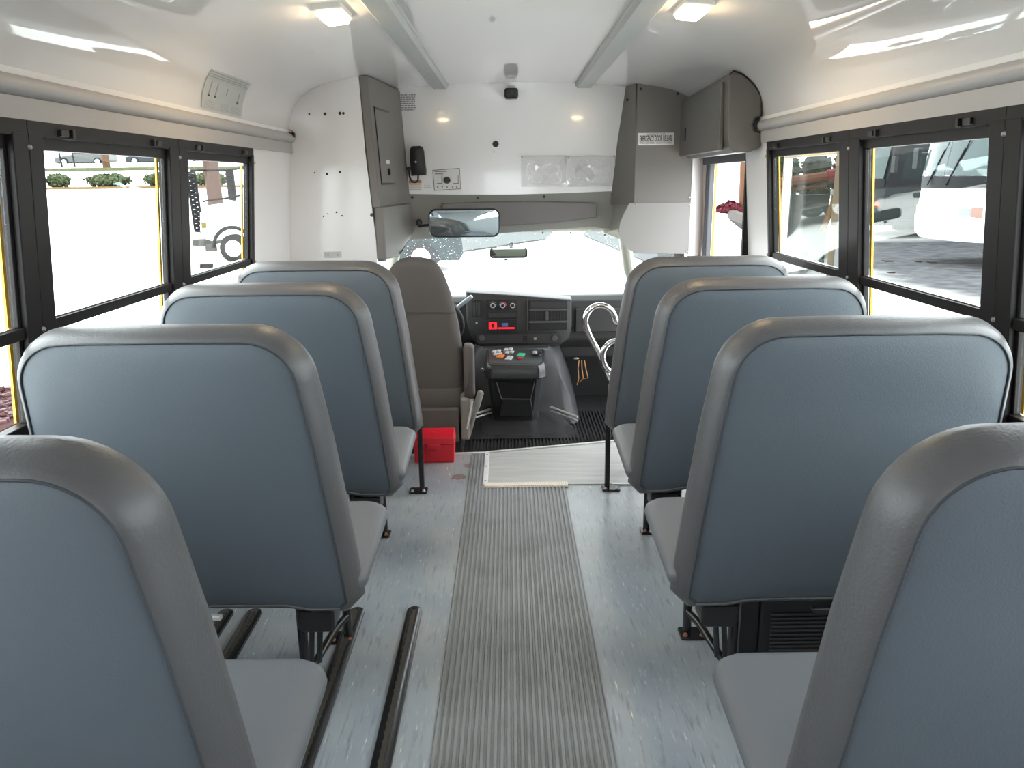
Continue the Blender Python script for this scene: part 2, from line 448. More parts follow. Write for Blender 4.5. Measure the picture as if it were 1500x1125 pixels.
def bus_window(n, s, y0, y1, far_post, near_post):
    """black framed split sash window between Y=y0 and y1 (glass), on side s; the post ahead of it belongs to it"""
    root = struct(empty('window_%d' % n, (wall_x(s, 1.08), (y0+y1)/2, .80)))
    def P(y, z, o): return (wall_x(s, z, o), y, z)
    def bar(mb, ya, yb, za, zb, o0, o1):
        mb.hexa([P(ya, za, o0), P(ya, za, o1), P(yb, za, o1), P(yb, za, o0), P(ya, zb, o0), P(ya, zb, o1), P(yb, zb, o1), P(yb, zb, o0)])
    fr = MB()
    bar(fr, y0 - near_post/2, y1 + far_post/2, 1.512, Z_WTOP + .004, -.012, .026)  # head
    bar(fr, y0, y1, 1.484, 1.520, .002, .026)
    bar(fr, y0, y1, .80, .84, -.004, .026)                                          # sill
    bar(fr, y1, y1 + far_post/2, .80, 1.52, -.014, .026); bar(fr, y0 - near_post/2, y0, .80, 1.52, -.014, .026)
    f = adopt(fr.build('frame', M['winblack'], smooth=0, bevel=.003), root)
    sa = MB()                                                                       # sash stiles and the meeting bar
    bar(sa, y0, y0 + .016, .84, 1.484, .002, .020); bar(sa, y1 - .012, y1, .84, 1.484, .002, .020)
    bar(sa, y0, y1, 1.046, 1.074, -.006, .020)
    adopt(sa.build('sash_bar', M['winblack'], smooth=0, bevel=.002), root)
    st = MB(); bar(st, y0 + .016, y1 - .016, 1.0745, 1.078, .004, .018)
    adopt(st.build('glazing_strip', M['steel'], smooth=0), root)
    for za, zb in ((1.076, 1.484), (.84, 1.046)):
        g = MB(); bar(g, y0 + .014, y1 - .014, za, zb, .010, .013)
        adopt(g.build('glass', M['glass'], smooth=0), root)
    for ys, dd in ((y0 + .07, 1), (y1 - .07, -1)):
        la = MB(); bar(la, min(ys, ys + dd*.035), max(ys, ys + dd*.035), 1.518, 1.534, -.020, -.01); bar(la, min(ys+dd*.05, ys+dd*.062), max(ys+dd*.05, ys+dd*.062), 1.515, 1.536, -.022, -.01)
        adopt(la.build('latch', M['black'], smooth=0, bevel=.002), root)
    for z in (1.488, 1.060):
        if far_post > .05:
            bo = MB(); c = Vector(P(y1 + far_post/2, z, -.014)); bo.cyl(c, c - Vector((s*.005, 0, 0)), .0065, 12, .004)
            adopt(bo.build('bolt', M['bolt']), root)
    ye = MB(); bar(ye, y1 - .010, y1 + .004, .84, 1.484, .028, .034); bar(ye, y0 - .004, y0 + .004, .84, 1.484, .028, .034)
    adopt(ye.build('outer_trim', M['yellow'], smooth=0), root)
n = 1
for s, posts, end in ((-1, L_POST, L_END), (1, R_POST, R_END)):
    pw = posts[0][1] - posts[0][0]
    spans = [(posts[1][1], end - .03, .06, posts[1][1]-posts[1][0]), (posts[0][1], posts[1][0], posts[1][1]-posts[1][0], pw)]
    for k in range(2):
        y1 = posts[0][0] - PITCHW*k
        spans.append((y1 - PITCHW + pw, y1, pw, pw))
    for y0, y1, fp, npst in spans:
        bus_window(n, s, y0, y1, fp, npst); n += 1

# ------------------------------------------------------------------ floor
mb = MB()
mb.plateXY([(-1.19+CX, Y0), (1.19+CX, Y0), (1.19+CX, 3.93), (.80, 3.93), (.80, 4.125), (.55, 4.085), (-.138, 3.928), (-1.19+CX, 3.90)], -.05, 0)
struct(mb.build('floor', M['floor'], smooth=0))
mb = MB(); mb.plateXY([(-1.1, 3.86), (.80, 4.09), (1.15, 4.77), (1.15, 5.5), (-1.1, 5.5)], -.09, -.065)
cabfloor = struct(mb.build('floor_cab', M['cabmat'], smooth=0))
mb = MB()
for i in range(-46, 36):
    x = i * .020
    if x > .72: break
    y0 = 3.94 + .20*(x + .14)/.7
    mb.box((x, max(y0, 3.90), -.066), (x + .010, 4.60 if x < .38 else 4.9, -.056))
cm = mb.build('rubber_mat', M['cabmat'], bevel=.002, seg=1)
tag(recentre(cm, (0, 4.3, -.066)), 'black ribbed rubber floor mat in front of the dashboard console', 'floor mat')
mb = MB(); mb.box((.80, 3.93, -.45), (1.18, 4.77, -.40))
struct(mb.build('floor_step', M['rubber'], smooth=0))

# aisle runner: ribs drawn along the bus
mb = MB()
xs = []; nr = 27; xa, xb = -.213, .250
w = (xb - xa)/nr
for i in range(nr):
    x = xa + i*w
    xs += [(x, .002), (x + .18*w, .0075), (x + .62*w, .0075), (x + .80*w, .002)]
xs.append((xb, .002))
def strip(mb, xs, y0, y1):
    mb.loops([[(a, y0, b) for a, b in xs] + [(xs[-1][0], y0, -.003), (xs[0][0], y0, -.003)], [(a, y1, b) for a, b in xs] + [(xs[-1][0], y1, -.003), (xs[0][0], y1, -.003)]])
strip(mb, xs, Y0 + .05, 3.462)
strip(mb, xs[:16] + [(xa + 4*w - .001, .002)], 3.462, 3.925)
o = mb.build('aisle_runner', M['ribmat'], smooth=20)
tag(recentre(o, (0, 1.5, 0)), 'grey ribbed rubber runner along the middle of the aisle floor', 'floor mat')
mb = MB(); mb.plateXY([(-.118, 3.475), (.74, 3.475), (.74, 4.115), (.55, 4.075), (-.118, 3.925)], -.002, .005)
o = mb.build('landing_plate', M['landing'], smooth=0)
tag(recentre(o, (.2, 3.7, 0)), 'pale worn floor plate at the head of the aisle by the entrance', 'floor plate')
root = empty('edge_strip', (-.13, 3.7, 0), 'bright metal edge strip along the left side of the pale landing plate', 'edge strip', None)
mb = MB(); mb.box((-.142, 3.478, 0), (-.118, 3.93, .009)); adopt(mb.build('strip', M['palemetal'], smooth=0, bevel=.002), root)
for y in (3.52, 3.72, 3.89):
    mb = MB(); mb.cyl((-.130, y, .009), (-.130, y, .011), .005, 10); adopt(mb.build('screw', M['black']), root)
root = empty('step_nosing', (.06, 3.465, 0), 'cream ribbed nosing strip across the end of the aisle runner', 'nosing strip')
mb = MB(); mb.box((-.135, 3.440, .004), (.262, 3.492, .010)); adopt(mb.build('strip', mat('cream nosing', (.74, .68, .60), .5), smooth=0, bevel=.002), root)
mb = MB()
for i in range(40): mb.box((-.130 + i*.0098, 3.444, .010), (-.124 + i*.0098, 3.488, .014))
adopt(mb.build('grip_ribs', mat('cream grip', (.80, .73, .64), .5), smooth=0), root)
mb = MB(); mb.prism([(0, 0), (.03, 0), (.03, .006), (0, .010)], lambda a, b: (-.75, 3.885 + a, b), lambda a, b: (-.14, 3.920 + a, b))
mb.prism([(0, 0), (.03, 0), (.03, .006), (0, .010)], lambda a, b: (-.14, 3.925 + a, b), lambda a, b: (.56, 4.085 + a, b))
o = mb.build('threshold_strip', M['palemetal'], smooth=0)
tag(recentre(o, (0, 3.95, 0)), 'thin bright metal strip where the grey floor meets the black cab mat', 'threshold strip')
mb = MB(); mb.box((.47, 3.462, 0), (.90, 3.476, .008))
o = mb.build('edge_strip', M['palemetal'], smooth=0)
tag(recentre(o, (.68, 3.469, 0)), 'bright metal edge strip on the floor under the right front seat', 'edge strip')

# black floor tracks
def track(x, y0, y1, label):
    root = empty('floor_track', (x, (y0+y1)/2, 0), label, 'floor track', 'black floor tracks')
    mb = MB()
    out = rrect(-.026, .026, y0, y1, .0255, 8)
    mb.loops([[(x + a, b, 0) for a, b in out], [(x + a, b, .009) for a, b in inset(out, .001)], [(x + a, b, .013) for a, b in inset(out, .007)]])
    adopt(mb.build('rail', M['blackgloss'], smooth=40), root)
    mb = MB(); mb.box((x - .006, y0 + .03, .0125), (x + .006, y1 - .03, .0145))
    for i in range(int((y1 - y0 - .08)/.035)):
        mb.cyl((x, y0 + .045 + i*.035, .0125), (x, y0 + .045 + i*.035, .0146), .009, 8)
    adopt(mb.build('slot', mat('track slot', (.035, .03, .022), .7), smooth=0), root)
track(-.334, .55, 2.385, 'black floor track in the open aisle, left of the ribbed runner')
track(-.528, .55, 2.385, 'black floor track passing under the aisle leg of the left second row seat')
track(-.872, .55, 2.385, 'black floor track under the left front seat row, right one of the wall pair')
track(-.968, .55, 2.385, 'black floor track under the left seats, the one nearest the left wall')

# two stains are the floor's own marks: thin worn patches
for i, (x, y, rx, ry, c) in enumerate(((-.262, 3.60, .035, .035, (.20, .13, .13)), (-.215, 3.76, .03, .03, (.22, .17, .17)))):
    mb = MB(); mb.plateXY([(x + rx*math.cos(t*.524)*(1+.15*math.sin(3*t)), y + ry*math.sin(t*.524)) for t in range(12)], .0002, .0010)
    o = mb.build('floor_stain', mat('reddish floor stain %d' % i, c, .6), smooth=0)
    tag(recentre(o, (x, y, 0)), ['larger reddish stain on the grey floor left of the aisle runner', 'smaller reddish stain on the grey floor beside the red case'][i], 'stain')

# ------------------------------------------------------------------ front bulkhead
def line_x(pa, pb, y): return pa[0] + (pb[0]-pa[0])*(y-pa[1])/(pb[1]-pa[1])
# left white panel
P1 = []
for k in range(0, 9):
    i = 24 - k
    P1.append((PROF[i][0] + CX - (.0 if k else 0), PROF[i][1]))
arc = [p for p in P1 if p[0] < -.75] + [(-.747, ceil_z(-.747))]
outl = [(-1.18, 0), (-1.178, .8), (-1.128, 1.60)] + arc + [(-.735, 1.55), (-.705, 1.10), (-.70, 0)]
mb = MB(); mb.plateXZ(outl, YL, YL + .03)
struct(mb.build('wall_front', M['bulk'], smooth=0))
# screw holes in it
for px_, py_ in ((453,167),(476,167),(499,167),(503,166),(461,254),(479,254),(498,253),(474,316),(492,314),(500,317)):
    pass
hl = MB()
for px_, py_, r in ((453,167,.005),(476,167,.008),(498,166,.008),(503,166,.007),(461,253,.004),(479,255,.007),(498,252,.007),(474,317,.004),(480,313,.003),(493,311,.005),(501,316,.004)):
    c = at(px_, py_, Y=YL)
    hl.cyl((c.x, YL + .002, c.z), (c.x, YL - .0012, c.z), r, 10)
wf = bpy.data.objects['wall_front']
o = hl.build('screw_holes', M['black']); o.parent = wf; o['kind'] = 'stuff'
root = empty('hook_plate', at(488, 373, Y=YL), 'small pale metal plate with two holes on the left white panel', 'bracket')
c = at(488, 373, Y=YL)
mb = MB(); mb.box((c.x-.045, YL-.006, c.z-.016), (c.x+.045, YL, c.z+.016)); adopt(mb.build('plate', M['ltgrey'], bevel=.003, smooth=0), root)
for d in (-.025, .025):
    mb = MB(); mb.cyl((c.x+d, YL-.006, c.z), (c.x+d, YL-.008, c.z), .006, 10); adopt(mb.build('screw', M['bolt']), root)
c = at(427, 196, Y=YL - .02)
root = empty('wire_connector', c, 'small dark wire connector at the front end of the left ceiling rail', 'connector')
mb = MB(); mb.box((c.x-.012, c.y-.02, c.z-.018), (c.x+.018, c.y+.01, c.z+.006)); adopt(mb.build('plug', M['black'], bevel=.004), root)
mb = MB(); mb.tube([(c.x-.01, c.y-.01, c.z), (c.x-.005, c.y-.015, c.z+.02), (c.x+.008, c.y-.012, c.z+.012), (c.x+.01, c.y-.01, c.z)], .003, 6); adopt(mb.build('wire', mat('rust wire', (.25, .10, .06), .6)), root)

# left grey pillar: narrow rear face and a long face that runs forward to the centre panel
def pil(z): # plan points at a height
    t = max(0, min(1, (z - 1.05)/.85))
    xa = -.700 - .047*t; xb = -.660 - .042*t; xc = -.625 - .030*t; xd = -.59 - .045*t
    return [(xa, YL - .004), (xb, YL - .004), (xc, YC - .28), (xd, YC), (xd - .02, YC + .03), (xa - .02, YC + .03), (xa - .01, YL + .03)]
mb = MB()
zs = [1.27, 1.5, 1.75, 1.918]
mb.loops([[(x, y, min(z, ceil_z(x) + .004)) for x, y in pil(z)] for z in zs])
struct(mb.build('trim_5', M['greytrim'], smooth=25, bevel=.006))
pillar = bpy.data.objects['trim_5']
def on_pillar(f, z, o=0):
    a, b = pil(z)[1], pil(z)[2]
    d = Vector((b[0]-a[0], b[1]-a[1], 0)); nrm = Vector((d.y, -d.x, 0)).normalized()
    return Vector((a[0], a[1], z)) + d*f + nrm*o
# access door in the long face
def pil_plate(mb, f0, f1, z0, z1, o0, o1):
    mb.hexa([on_pillar(f0, z0, o0), on_pillar(f0, z0, o1), on_pillar(f1, z0, o1), on_pillar(f1, z0, o0), on_pillar(f0, z1, o0), on_pillar(f0, z1, o1), on_pillar(f1, z1, o1), on_pillar(f1, z1, o0)])
root = empty('access_door', on_pillar(.45, 1.38), 'tall grey access door with black edge in the left front pillar', 'access door')
mb = MB(); pil_plate(mb, .16, .80, 1.395, 1.765, 0, .004); adopt(mb.build('panel', M['greytrim'], smooth=0), root)
mb = MB(); pil_plate(mb, .14, .165, 1.385, 1.775, .001, .005); pil_plate(mb, .14, .82, 1.765, 1.775, .001, .005); pil_plate(mb, .14, .82, 1.385, 1.395, .001, .005)
adopt(mb.build('edge_gap', M['black'], smooth=0), root)
mb = MB(); pil_plate(mb, .45, .62, 1.495, 1.515, .004, .006); adopt(mb.build('tag', M['sticker'], smooth=0), root)
mb = MB(); pil_plate(mb, .50, .54, 1.435, 1.47, .004, .016); adopt(mb.build('latch', M['black'], smooth=0), root)
# lower left cab cover below the pillar (curves into the driver's door pillar)
mb = MB()
rings = []
for z, dx, yb in ((1.272, 0, YC), (1.20, -.005, YC), (1.14, .0, YC + .02), (1.09, .03, YC - .02), (1.04, .02, YC - .25), (1.00, .0, YC - .50)):
    a = -.700
    rings.append([(a, YL - .004, z), (a + .045, YL - .004, z), (a + .085 + dx, YL + .22, z), (-.60 + dx*.5, yb, z + (.02 if z < 1.1 else 0)), (-.66, yb + .02, z), (a - .02, yb + .02, z), (a - .02, YL + .03, z)])
mb.loops(rings)
struct(mb.build('trim_6', M['greytrim'], smooth=60, bevel=.01, seg=3))
c = at(545, 315, Y=YL - .006)
mb = MB(); mb.cyl((c.x, YL - .004, c.z), (c.x, YL - .010, c.z), .010, 12); o = mb.build('screw_cap', M['black']); o.parent = bpy.data.objects['trim_6']

# centre white panel
TL, TR = at(583, 128, Y=YC), at(917, 124, Y=YC)
BL, BR = at(598, 284, Y=YC), at(897, 280, Y=YC)
mb = MB()
o_ = [(BL.x, BL.z)] + [(BL.x + (BR.x-BL.x)*t, BL.z + (BR.z-BL.z)*t - .012*math.sin(PI*t)) for t in (.25, .5, .75)] + [(BR.x, BR.z), (BR.x + .02, 1.50), (BR.x + .045, 1.70), (TR.x, ceil_z(TR.x) + .01)]
o_ += [(x, ceil_z(x) + .01) for x in (.4, .2, 0, -.2, -.4)] + [(TL.x, ceil_z(TL.x) + .01)]
mb.plateXZ(o_, YC, YC + .03)
struct(mb.build('wall_front_panel', M['bulk'], smooth=0))
# header below it (cab header) with a darker pad painting its shaded recess
HL, HR = at(604, 350, Y=YC), at(893, 334, Y=YC)
mb = MB()
o_ = [(HL.x - .03, HL.z - .01), (HL.x + .15, HL.z + .004), (0, HL.z + .03), (HR.x - .12, HR.z + .01), (HR.x + .02, HR.z - .01), (BR.x + .03, BR.z + .01), (BL.x - .02, BL.z + .01)]
mb.plateXZ(o_, YC + .004, YC + .05)
struct(mb.build('trim_7', M['header'], smooth=0, bevel=.006))
V0, V1, V2, V3 = at(645, 298, Y=YC - .02), at(874, 297, Y=YC - .02), at(874, 318, Y=YC - .02), at(655, 332, Y=YC - .02)
mb = MB()
top = [(V0.x + (V1.x - V0.x)*k/8, V0.z + (V1.z-V0.z)*k/8 + .012*math.sin(PI*k/8)) for k in range(9)]
bot = [(V2.x + (V3.x - V2.x)*k/8, V2.z + (V3.z - V2.z)*k/8 - .018*math.sin(PI*k/8)) for k in range(9)]
mb.plateXZ(top + bot, YC - .045, YC + .01)
o = mb.build('recess_pad', M['headdark'], smooth=0, bevel=.012, seg=3); o.parent = bpy.data.objects['trim_7']
for px_, py_ in ((604, 289), (700, 290), (797, 288), (897, 284)):
    c = at(px_, py_, Y=YC); mb = MB(); mb.cyl((c.x, YC + .005, c.z), (c.x, YC - .004, c.z), .008, 10)
    o = mb.build('screw_cap', M['black']); o.parent = bpy.data.objects['trim_7']
for px_, py_ in ((795, 341), (836, 341), (886, 344)):
    c = at(px_, py_, Y=YC); mb = MB(); mb.cyl((c.x, YC + .005, c.z), (c.x, YC, c.z), .006, 10)
    o = mb.build('screw_cap', M['headdark']); o.parent = bpy.data.objects['trim_7']

# right grey cover panel: lower part coloured paler for the light from the door
YR = 4.72
RA = at(1012, 295, Y=YR).x
mb = MB()
mb.plateXZ([(.735, 1.250), (RA, 1.250), (RA - .01, ceil_z(RA) + .02), (.90, ceil_z(.9) + .01), (.735, ceil_z(.735) + .01)], YR, YR + .02)
mb.loops([[(.735, YR, 1.250), (BR.x - .01, YC - .002, 1.250), (BR.x - .01, YC + .02, 1.250), (.75, YR + .02, 1.250)],
          [(.735, YR, 1.6), (BR.x + .022, YC - .002, 1.6), (BR.x + .022, YC + .02, 1.6), (.75, YR + .02, 1.6)],
          [(.725, YR, ceil_z(.72) + .01), (TR.x, YC - .002, ceil_z(.7) + .01), (TR.x, YC + .02, ceil_z(.7) + .01), (.74, YR + .02, ceil_z(.72) + .01)]])
struct(mb.build('trim_8', M['greytrim'], smooth=50))
pts = [at(x, y, Y=YR) for x, y in ((920, 300), (914, 312), (908, 326), (906, 340), (910, 352), (919, 364), (930, 371), (1004, 372))]
mb = MB(); mb.plateXZ([(p.x, p.z) for p in pts] + [(RA, pts[-1].z), (RA, 1.262), (pts[0].x + .01, 1.262)], YR - .003, YR + .02)
struct(mb.build('trim_9', M['greylit'], smooth=0, bevel=.003))
mb = MB()   # cab shoulder from header down to the windshield corner
a, b, c_, d_ = Vector((HR.x + .02, YC - .004, 1.27)), Vector((.735, YR + .005, 1.262)), at(922, 372, Y=YR + .03), at(900, 352, Y=YC)
e_ = at(906, 336, Y=YR + .03)
mb.hexa([a, b, e_, Vector((HR.x, YC, HR.z - .02)), a + Vector((.03, .05, 0)), b + Vector((.03, .05, 0)), e_ + Vector((.05, .05, 0)), Vector((HR.x + .03, YC + .06, HR.z - .02))])
struct(mb.build('trim_10', M['header'], smooth=0, bevel=.006))
for px_, py_, m_ in ((932, 299, 'bolt'), (1010, 289, 'steel'), (1011, 300, 'steel'), (1006, 368, 'bolt'), (939, 130, 'black'), (993, 137, 'black'), (919, 146, 'black')):
    c = at(px_, py_, Y=YR - .004); mb = MB(); mb.cyl((c.x, YR, c.z), (c.x, YR - .008, c.z), .008, 12, .005)
    o = mb.build('bolt', M[m_]); o.parent = bpy.data.objects['trim_8']
# white jamb from that panel to the doorway
mb = MB(); mb.hexa([(RA, YR, -.1), (RA, YR + .03, -.1), (1.175, 4.80, -.1), (1.175, 4.77, -.1), (RA, YR, 1.62), (RA, YR + .03, 1.62), (1.14, 4.80, 1.62), (1.14, 4.77, 1.62)])
struct(mb.build('trim_11', M['white'], smooth=0))
mb = MB(); mb.box((.83, YC + .035, .96), (1.17, YC + .05, 1.64)); mb.box((-.75, YC + .032, 1.30), (.75, YC + .06, 1.95)); mb.box((.55, YC + .035, 1.30), (1.0, YC + .05, 1.90))  # hidden boards added to keep light from leaking through the panel gaps
struct(mb.build('wall_front_light_stop', M['greytrim'], smooth=0))
# rear door post (black) and front door frame
root = struct(empty('door_1', (1.18, 4.35, -.4)))
mb = MB(); mb.hexa([(1.172, 3.93, -.4), (1.25, 3.93, -.4), (1.25, 3.955, -.4), (1.172, 3.955, -.4), (1.148, 3.93, 1.6), (1.215, 3.93, 1.6), (1.215, 3.955, 1.6), (1.148, 3.955, 1.6)])
adopt(mb.build('door_post', M['winblack'], smooth=0), root)
mb = MB(); mb.box((1.14, 3.94, 1.475), (1.20, 4.77, 1.56)); adopt(mb.build('door_head', M['doorgrey'], smooth=0), root)
mb = MB(); mb.box((1.160, 4.735, -.4), (1.20, 4.768, 1.50)); adopt(mb.build('door_post', mat('orange brown door seal', (.36, .17, .06), .6), smooth=0), root)
mb = MB(); mb.box((1.150, 4.66, -.4), (1.185, 4.735, 1.49)); adopt(mb.build('door_frame', M['doorgrey'], smooth=0, bevel=.01), root)
mb = MB(); mb.box((1.186, 4.655, -.4), (1.196, 4.668, 1.48)); adopt(mb.build('door_edge', M['yellow'], smooth=0), root)

# cab shell: lower sides, windows of the cab doors, pillars, cowl and windshield
for s, nm in ((-1, 'wall_cab_left'), (1, 'wall_cab_right')):
    mb = MB()
    x0 = s*1.00; x1 = s*1.06
    ya = YL + .03 if s < 0 else 4.80
    def bx(y0, y1, z0, z1): mb.box((min(x0, x1), y0, z0), (max(x0, x1), y1, z1))
    bx(ya, 5.75, -.3, .66); bx(ya, 5.05, 1.10, 1.30)
    bx(ya, ya + .10, .66, 1.10)
    struct(mb.build(nm, M['greytrim'], smooth=0))
    g = MB(); g.box((s*1.03 - .002, ya + .1, .66), (s*1.03 + .002, 5.5, 1.10))
    struct(g.build('window_%d' % n, M['glass'], smooth=0)); n += 1
    p = MB()   # A pillar
    xt = HL.x - .03 if s < 0 else HR.x + .03
    p.tube([(xt - s*.04, YC + .05, 1.10), (xt + s*.08, YC + .14, 1.06), (s*.80 , 5.30, .82), (s*.93, 5.62, .58)], [.03, .04, .04, .045], 10)
    struct(p.build('trim_%d' % (12 if s < 0 else 13), M['cream'], smooth=60))
mb = MB()   # cab roof edge between header and windshield
mb.prism([(YC + .03, 1.22), (YC + .03, 1.10), (YC + .09, 1.085), (YC + .12, 1.10), (YC + .10, 1.22)], lambda a, b: (-.98, a, b), lambda a, b: (1.0, a, b))
struct(mb.build('trim_14', M['cream'], smooth=0))
mb = MB(); mb.box((-1.0, 5.30, -.3), (1.0, 5.34, .62)); mb.box((.80, 4.75, -.5), (1.0, 4.80, -.06)); struct(mb.build('wall_firewall', M['dashdark'], smooth=0))
# windshield
WT, WB = Vector((0, YC + .08, 1.10)), Vector((0, 5.68, .55))
def ws(u, v):  # u -1..1, v 0 top..1 bottom
    p = WT.lerp(WB, v); return Vector((u*(.78 + .16*v) + CX, p.y - .12*u*u*v, p.z))
wroot = struct(empty('window_%d' % n, (0, 5.68, .55)))
mb = MB()
mb.loops([[ws(-1 + 2*i/12, v) for i in range(13)] for v in (0, .25, .5, .75, 1)], False, False, closed=False)
adopt(mb.build('glass', M['wsglass']), wroot)
dm = mat('clear rain drop', (.9, .95, .95), .05, spec=.8)
mb = MB()
nrm = (ws(0, 1) - ws(0, 0)).cross(Vector((1, 0, 0))).normalized()
for i in range(520):
    u = random.choice((random.uniform(-.85, -.1), random.uniform(.55, .92), random.uniform(-.85, .9)))
    p = ws(u, random.uniform(.0, .55) ** 1.3)
    r = random.uniform(.0012, .0034); 
    mb.ball(p, r, 4, (1, .7, 1))
o = adopt(mb.build('rain_drops', dm), wroot); o['kind'] = 'stuff'
mb = MB(); mb.box((-1.05, 5.60, .30), (1.05, 5.80, .56)); struct(mb.build('trim_15', M['dash'], smooth=0))

# ------------------------------------------------------------------ bus seats
SEATH = 1.09
REC = .115
def seat_outline(s):
    """outline of the backrest seen from behind, absolute x (aisle edge tapers), z"""
    ai_b, ai_t, wl = .402, .462, 1.150
    P = []
    def arcpts(cx, cz, r, a0, a1, n=9, sx=1):
        return [(cx + sx*r*math.cos(a0 + (a1-a0)*k/n), cz + r*math.sin(a0 + (a1-a0)*k/n)) for k in range(n + 1)]
    P += [(ai_b + .035, .318), (ai_b + .13, .318), (ai_b + .19, .330), (.80, .332), (1.08, .332)]
    P += arcpts(wl - .05, .382, .05, -PI/2, 0, 4)
    P += [(wl + .004, .75)]
    P += arcpts(wl - .135, SEATH - .135, .135, 0, PI/2)
    P += [(.95, SEATH + .002), (.75, SEATH + .002)]
    P += arcpts(ai_t + .145, SEATH - .145, .145, PI/2, PI - .10)
    P += [(.440, .80), (.420, .60), (ai_b + .002, .42), (ai_b - .002, .358)]
    return [(s*a, b) for a, b in P]
def seat_meshes(s, soft=False):
    O = seat_outline(s)
    def ring(d, ins):
        return [(a, -.07 + d + (SEATH - b)*REC, b) for a, b in (inset(O, ins) if ins < .07 else shrink(O, 1 - ins))]
    k = 1.0
    back = MB()
    R = [(.004, .036), (.000, .031), (.004, .024), (.018, .0145), (.040, .005), (.066, 0), (.090, .004), (.108, .018), (.116, .040), (.118, .20)]
    back.loops([ring(*q) for q in R])
    panel = MB()
    panel.loops([ring(-.010, .70), ring(-.008, .35), ring(-.0045, .22), ring(0, .040), ring(.003, .034), ring(.012, .034)])
    pip = MB()
    c = ring(.0005, .0325)
    pip.tube(c[8:] + c[:1], .0026, 6)
    return back, panel, pip
def cushion_mesh(s, xin=.385):
    mb = MB()
    def ring2(z, ins):
        k = min(ins, .10)
        O = rrect(xin + ins*.9, 1.14 - ins*.3, .045 + ins*.6, .478 - ins*.5, (.03, .03, .05, .06), 6)
        return [(s*a, b, z + .028*(b - .05)/.43) for a, b in O]
    mb.loops([ring2(.315, .115), ring2(.318, .10), ring2(.335, .06), ring2(.36, .028), ring2(.385, .008), ring2(.402, .002), ring2(.416, .006), ring2(.425, .018), ring2(.430, .045), ring2(.432, .2)])
    return mb
seat_src = {}
def make_seat(s, row, Y, label):
    first = (s, row >= 4) not in seat_src
    X = s*.78 + CX
    base = Vector((X, Y + .2, 0))
    if not first:
        root = copy_tree(seat_src[(s, row >= 4)]); root.location = base; root['label'] = label
        return root
    root = empty('bus_seat', base, label, 'seat', 'grey bus bench seats in two columns')
    seat_src[(s, row >= 4)] = root
    off = Vector((CX, Y, 0)) - base
    def put(mb, name, m, parent=None, **k):
        o = mb.build(name, m, parent or root, **k)
        if parent is None: o.location = off
        return o
    b, p, pi = seat_meshes(s)
    bo = put(b, 'backrest', M['boxing'], smooth=60)
    put(p, 'back_panel', M['vinyl'], bo, smooth=60)
    put(pi, 'seam', M['thread'], bo, smooth=60)
    put(cushion_mesh(s, .452 if row >= 4 else .385), 'cushion', M['cushion'], smooth=60)
    fx = .48 if row >= 4 else .535
    fr = MB()
    fr.tube([(s*fx, .16, .31), (s*1.12, .16, .31)], .013, 8); fr.tube([(s*fx, .43, .27), (s*1.12, .43, .27)], .013, 8)
    fr.tube([(s*fx, .12, .30), (s*fx, .45, .27)], .013, 8); fr.tube([(s*1.05, .12, .30), (s*1.05, .45, .27)], .013, 8)
    fr.box((min(s*.45, s*1.10), .085, .34), (max(s*.45, s*1.10), .105, .40))
    put(fr, 'frame', M['blackgloss'], smooth=60)
    feet = ((.43, .185, .40), (.58, .43, .28)) if row >= 4 else ((.60, .17, .30), (fx, .43, .28))
    for k, (lx, yl, zt) in enumerate(feet):
        lg = MB()
        if row >= 4:
            lg.box((s*lx - .011, yl - .014, .006), (s*lx + .011, yl + .014, zt))
        else:
            lg.tube([(s*lx, yl, .004), (s*lx, yl, zt)], .0135, 10)
        lo = put(lg, 'leg', M['blackgloss'], smooth=60, bevel=.003 if row >= 4 else 0)
        ft = MB(); q = s*.018
        out = rrect(s*lx + q - .042, s*lx + q + .042, yl - .033, yl + .033, .010, 3)
        ft.plateXY(out, 0, .009); fo = put(ft, 'foot_plate', M['blackgloss'], lo, smooth=0, bevel=.003)
        for dx in (-.026, .026):
            bl = MB(); bl.cyl((s*lx + q + dx, yl - .018, .009), (s*lx + q + dx, yl - .018, .017), .0085, 8, .005)
            put(bl, 'bolt', M['bolt'] if row >= 4 else M['rust'], lo, smooth=60)
    # wall side legs
    for yl in (.16, .43):
        lg = MB(); lg.tube([(s*1.05, yl, 0), (s*1.05, yl, .28)], .013, 8); put(lg, 'leg', M['blackgloss'], smooth=60)
    if row < 4:
      br = MB(); br.tube([(s*fx, .42, .085), (s*(fx + .02), .37, .08), (s*(fx + .06), .19, .05), (s*(fx + .065), .17, .02)], .012, 8); put(br, 'brace', M['blackgloss'], smooth=60)
    if row < 4:
        rt = MB()
        out = rrect(.478, .575, .262, .330, (.016, .016, .008, .008), 4)
        rt.loops([[(s*a, .045, z) for a, z in inset(out, .006)], [(s*a, .052, z) for a, z in out], [(s*a, .12, z) for a, z in out], [(s*a, .125, z) for a, z in inset(out, .006)]])
        ro = put(rt, 'belt_retractor', M['black'], smooth=40)
        rd = MB()
        for d in (0, .022): rd.tube([(s*(.525 + d), .09, .275), (s*(.545 + d), .12, .13)], .0075, 8)
        put(rd, 'retractor_rods', M['blackgloss'], ro, smooth=60)
        bu = MB(); bu.box((s*.79 - .035, .018, .318), (s*.79 + .03, .035, .331)); put(bu, 'belt_buckle', M['ltgrey'] if s < 0 else M['black'], smooth=0, bevel=.003)
    return root
ROWS = [.955, 1.775, 2.530, 3.235]
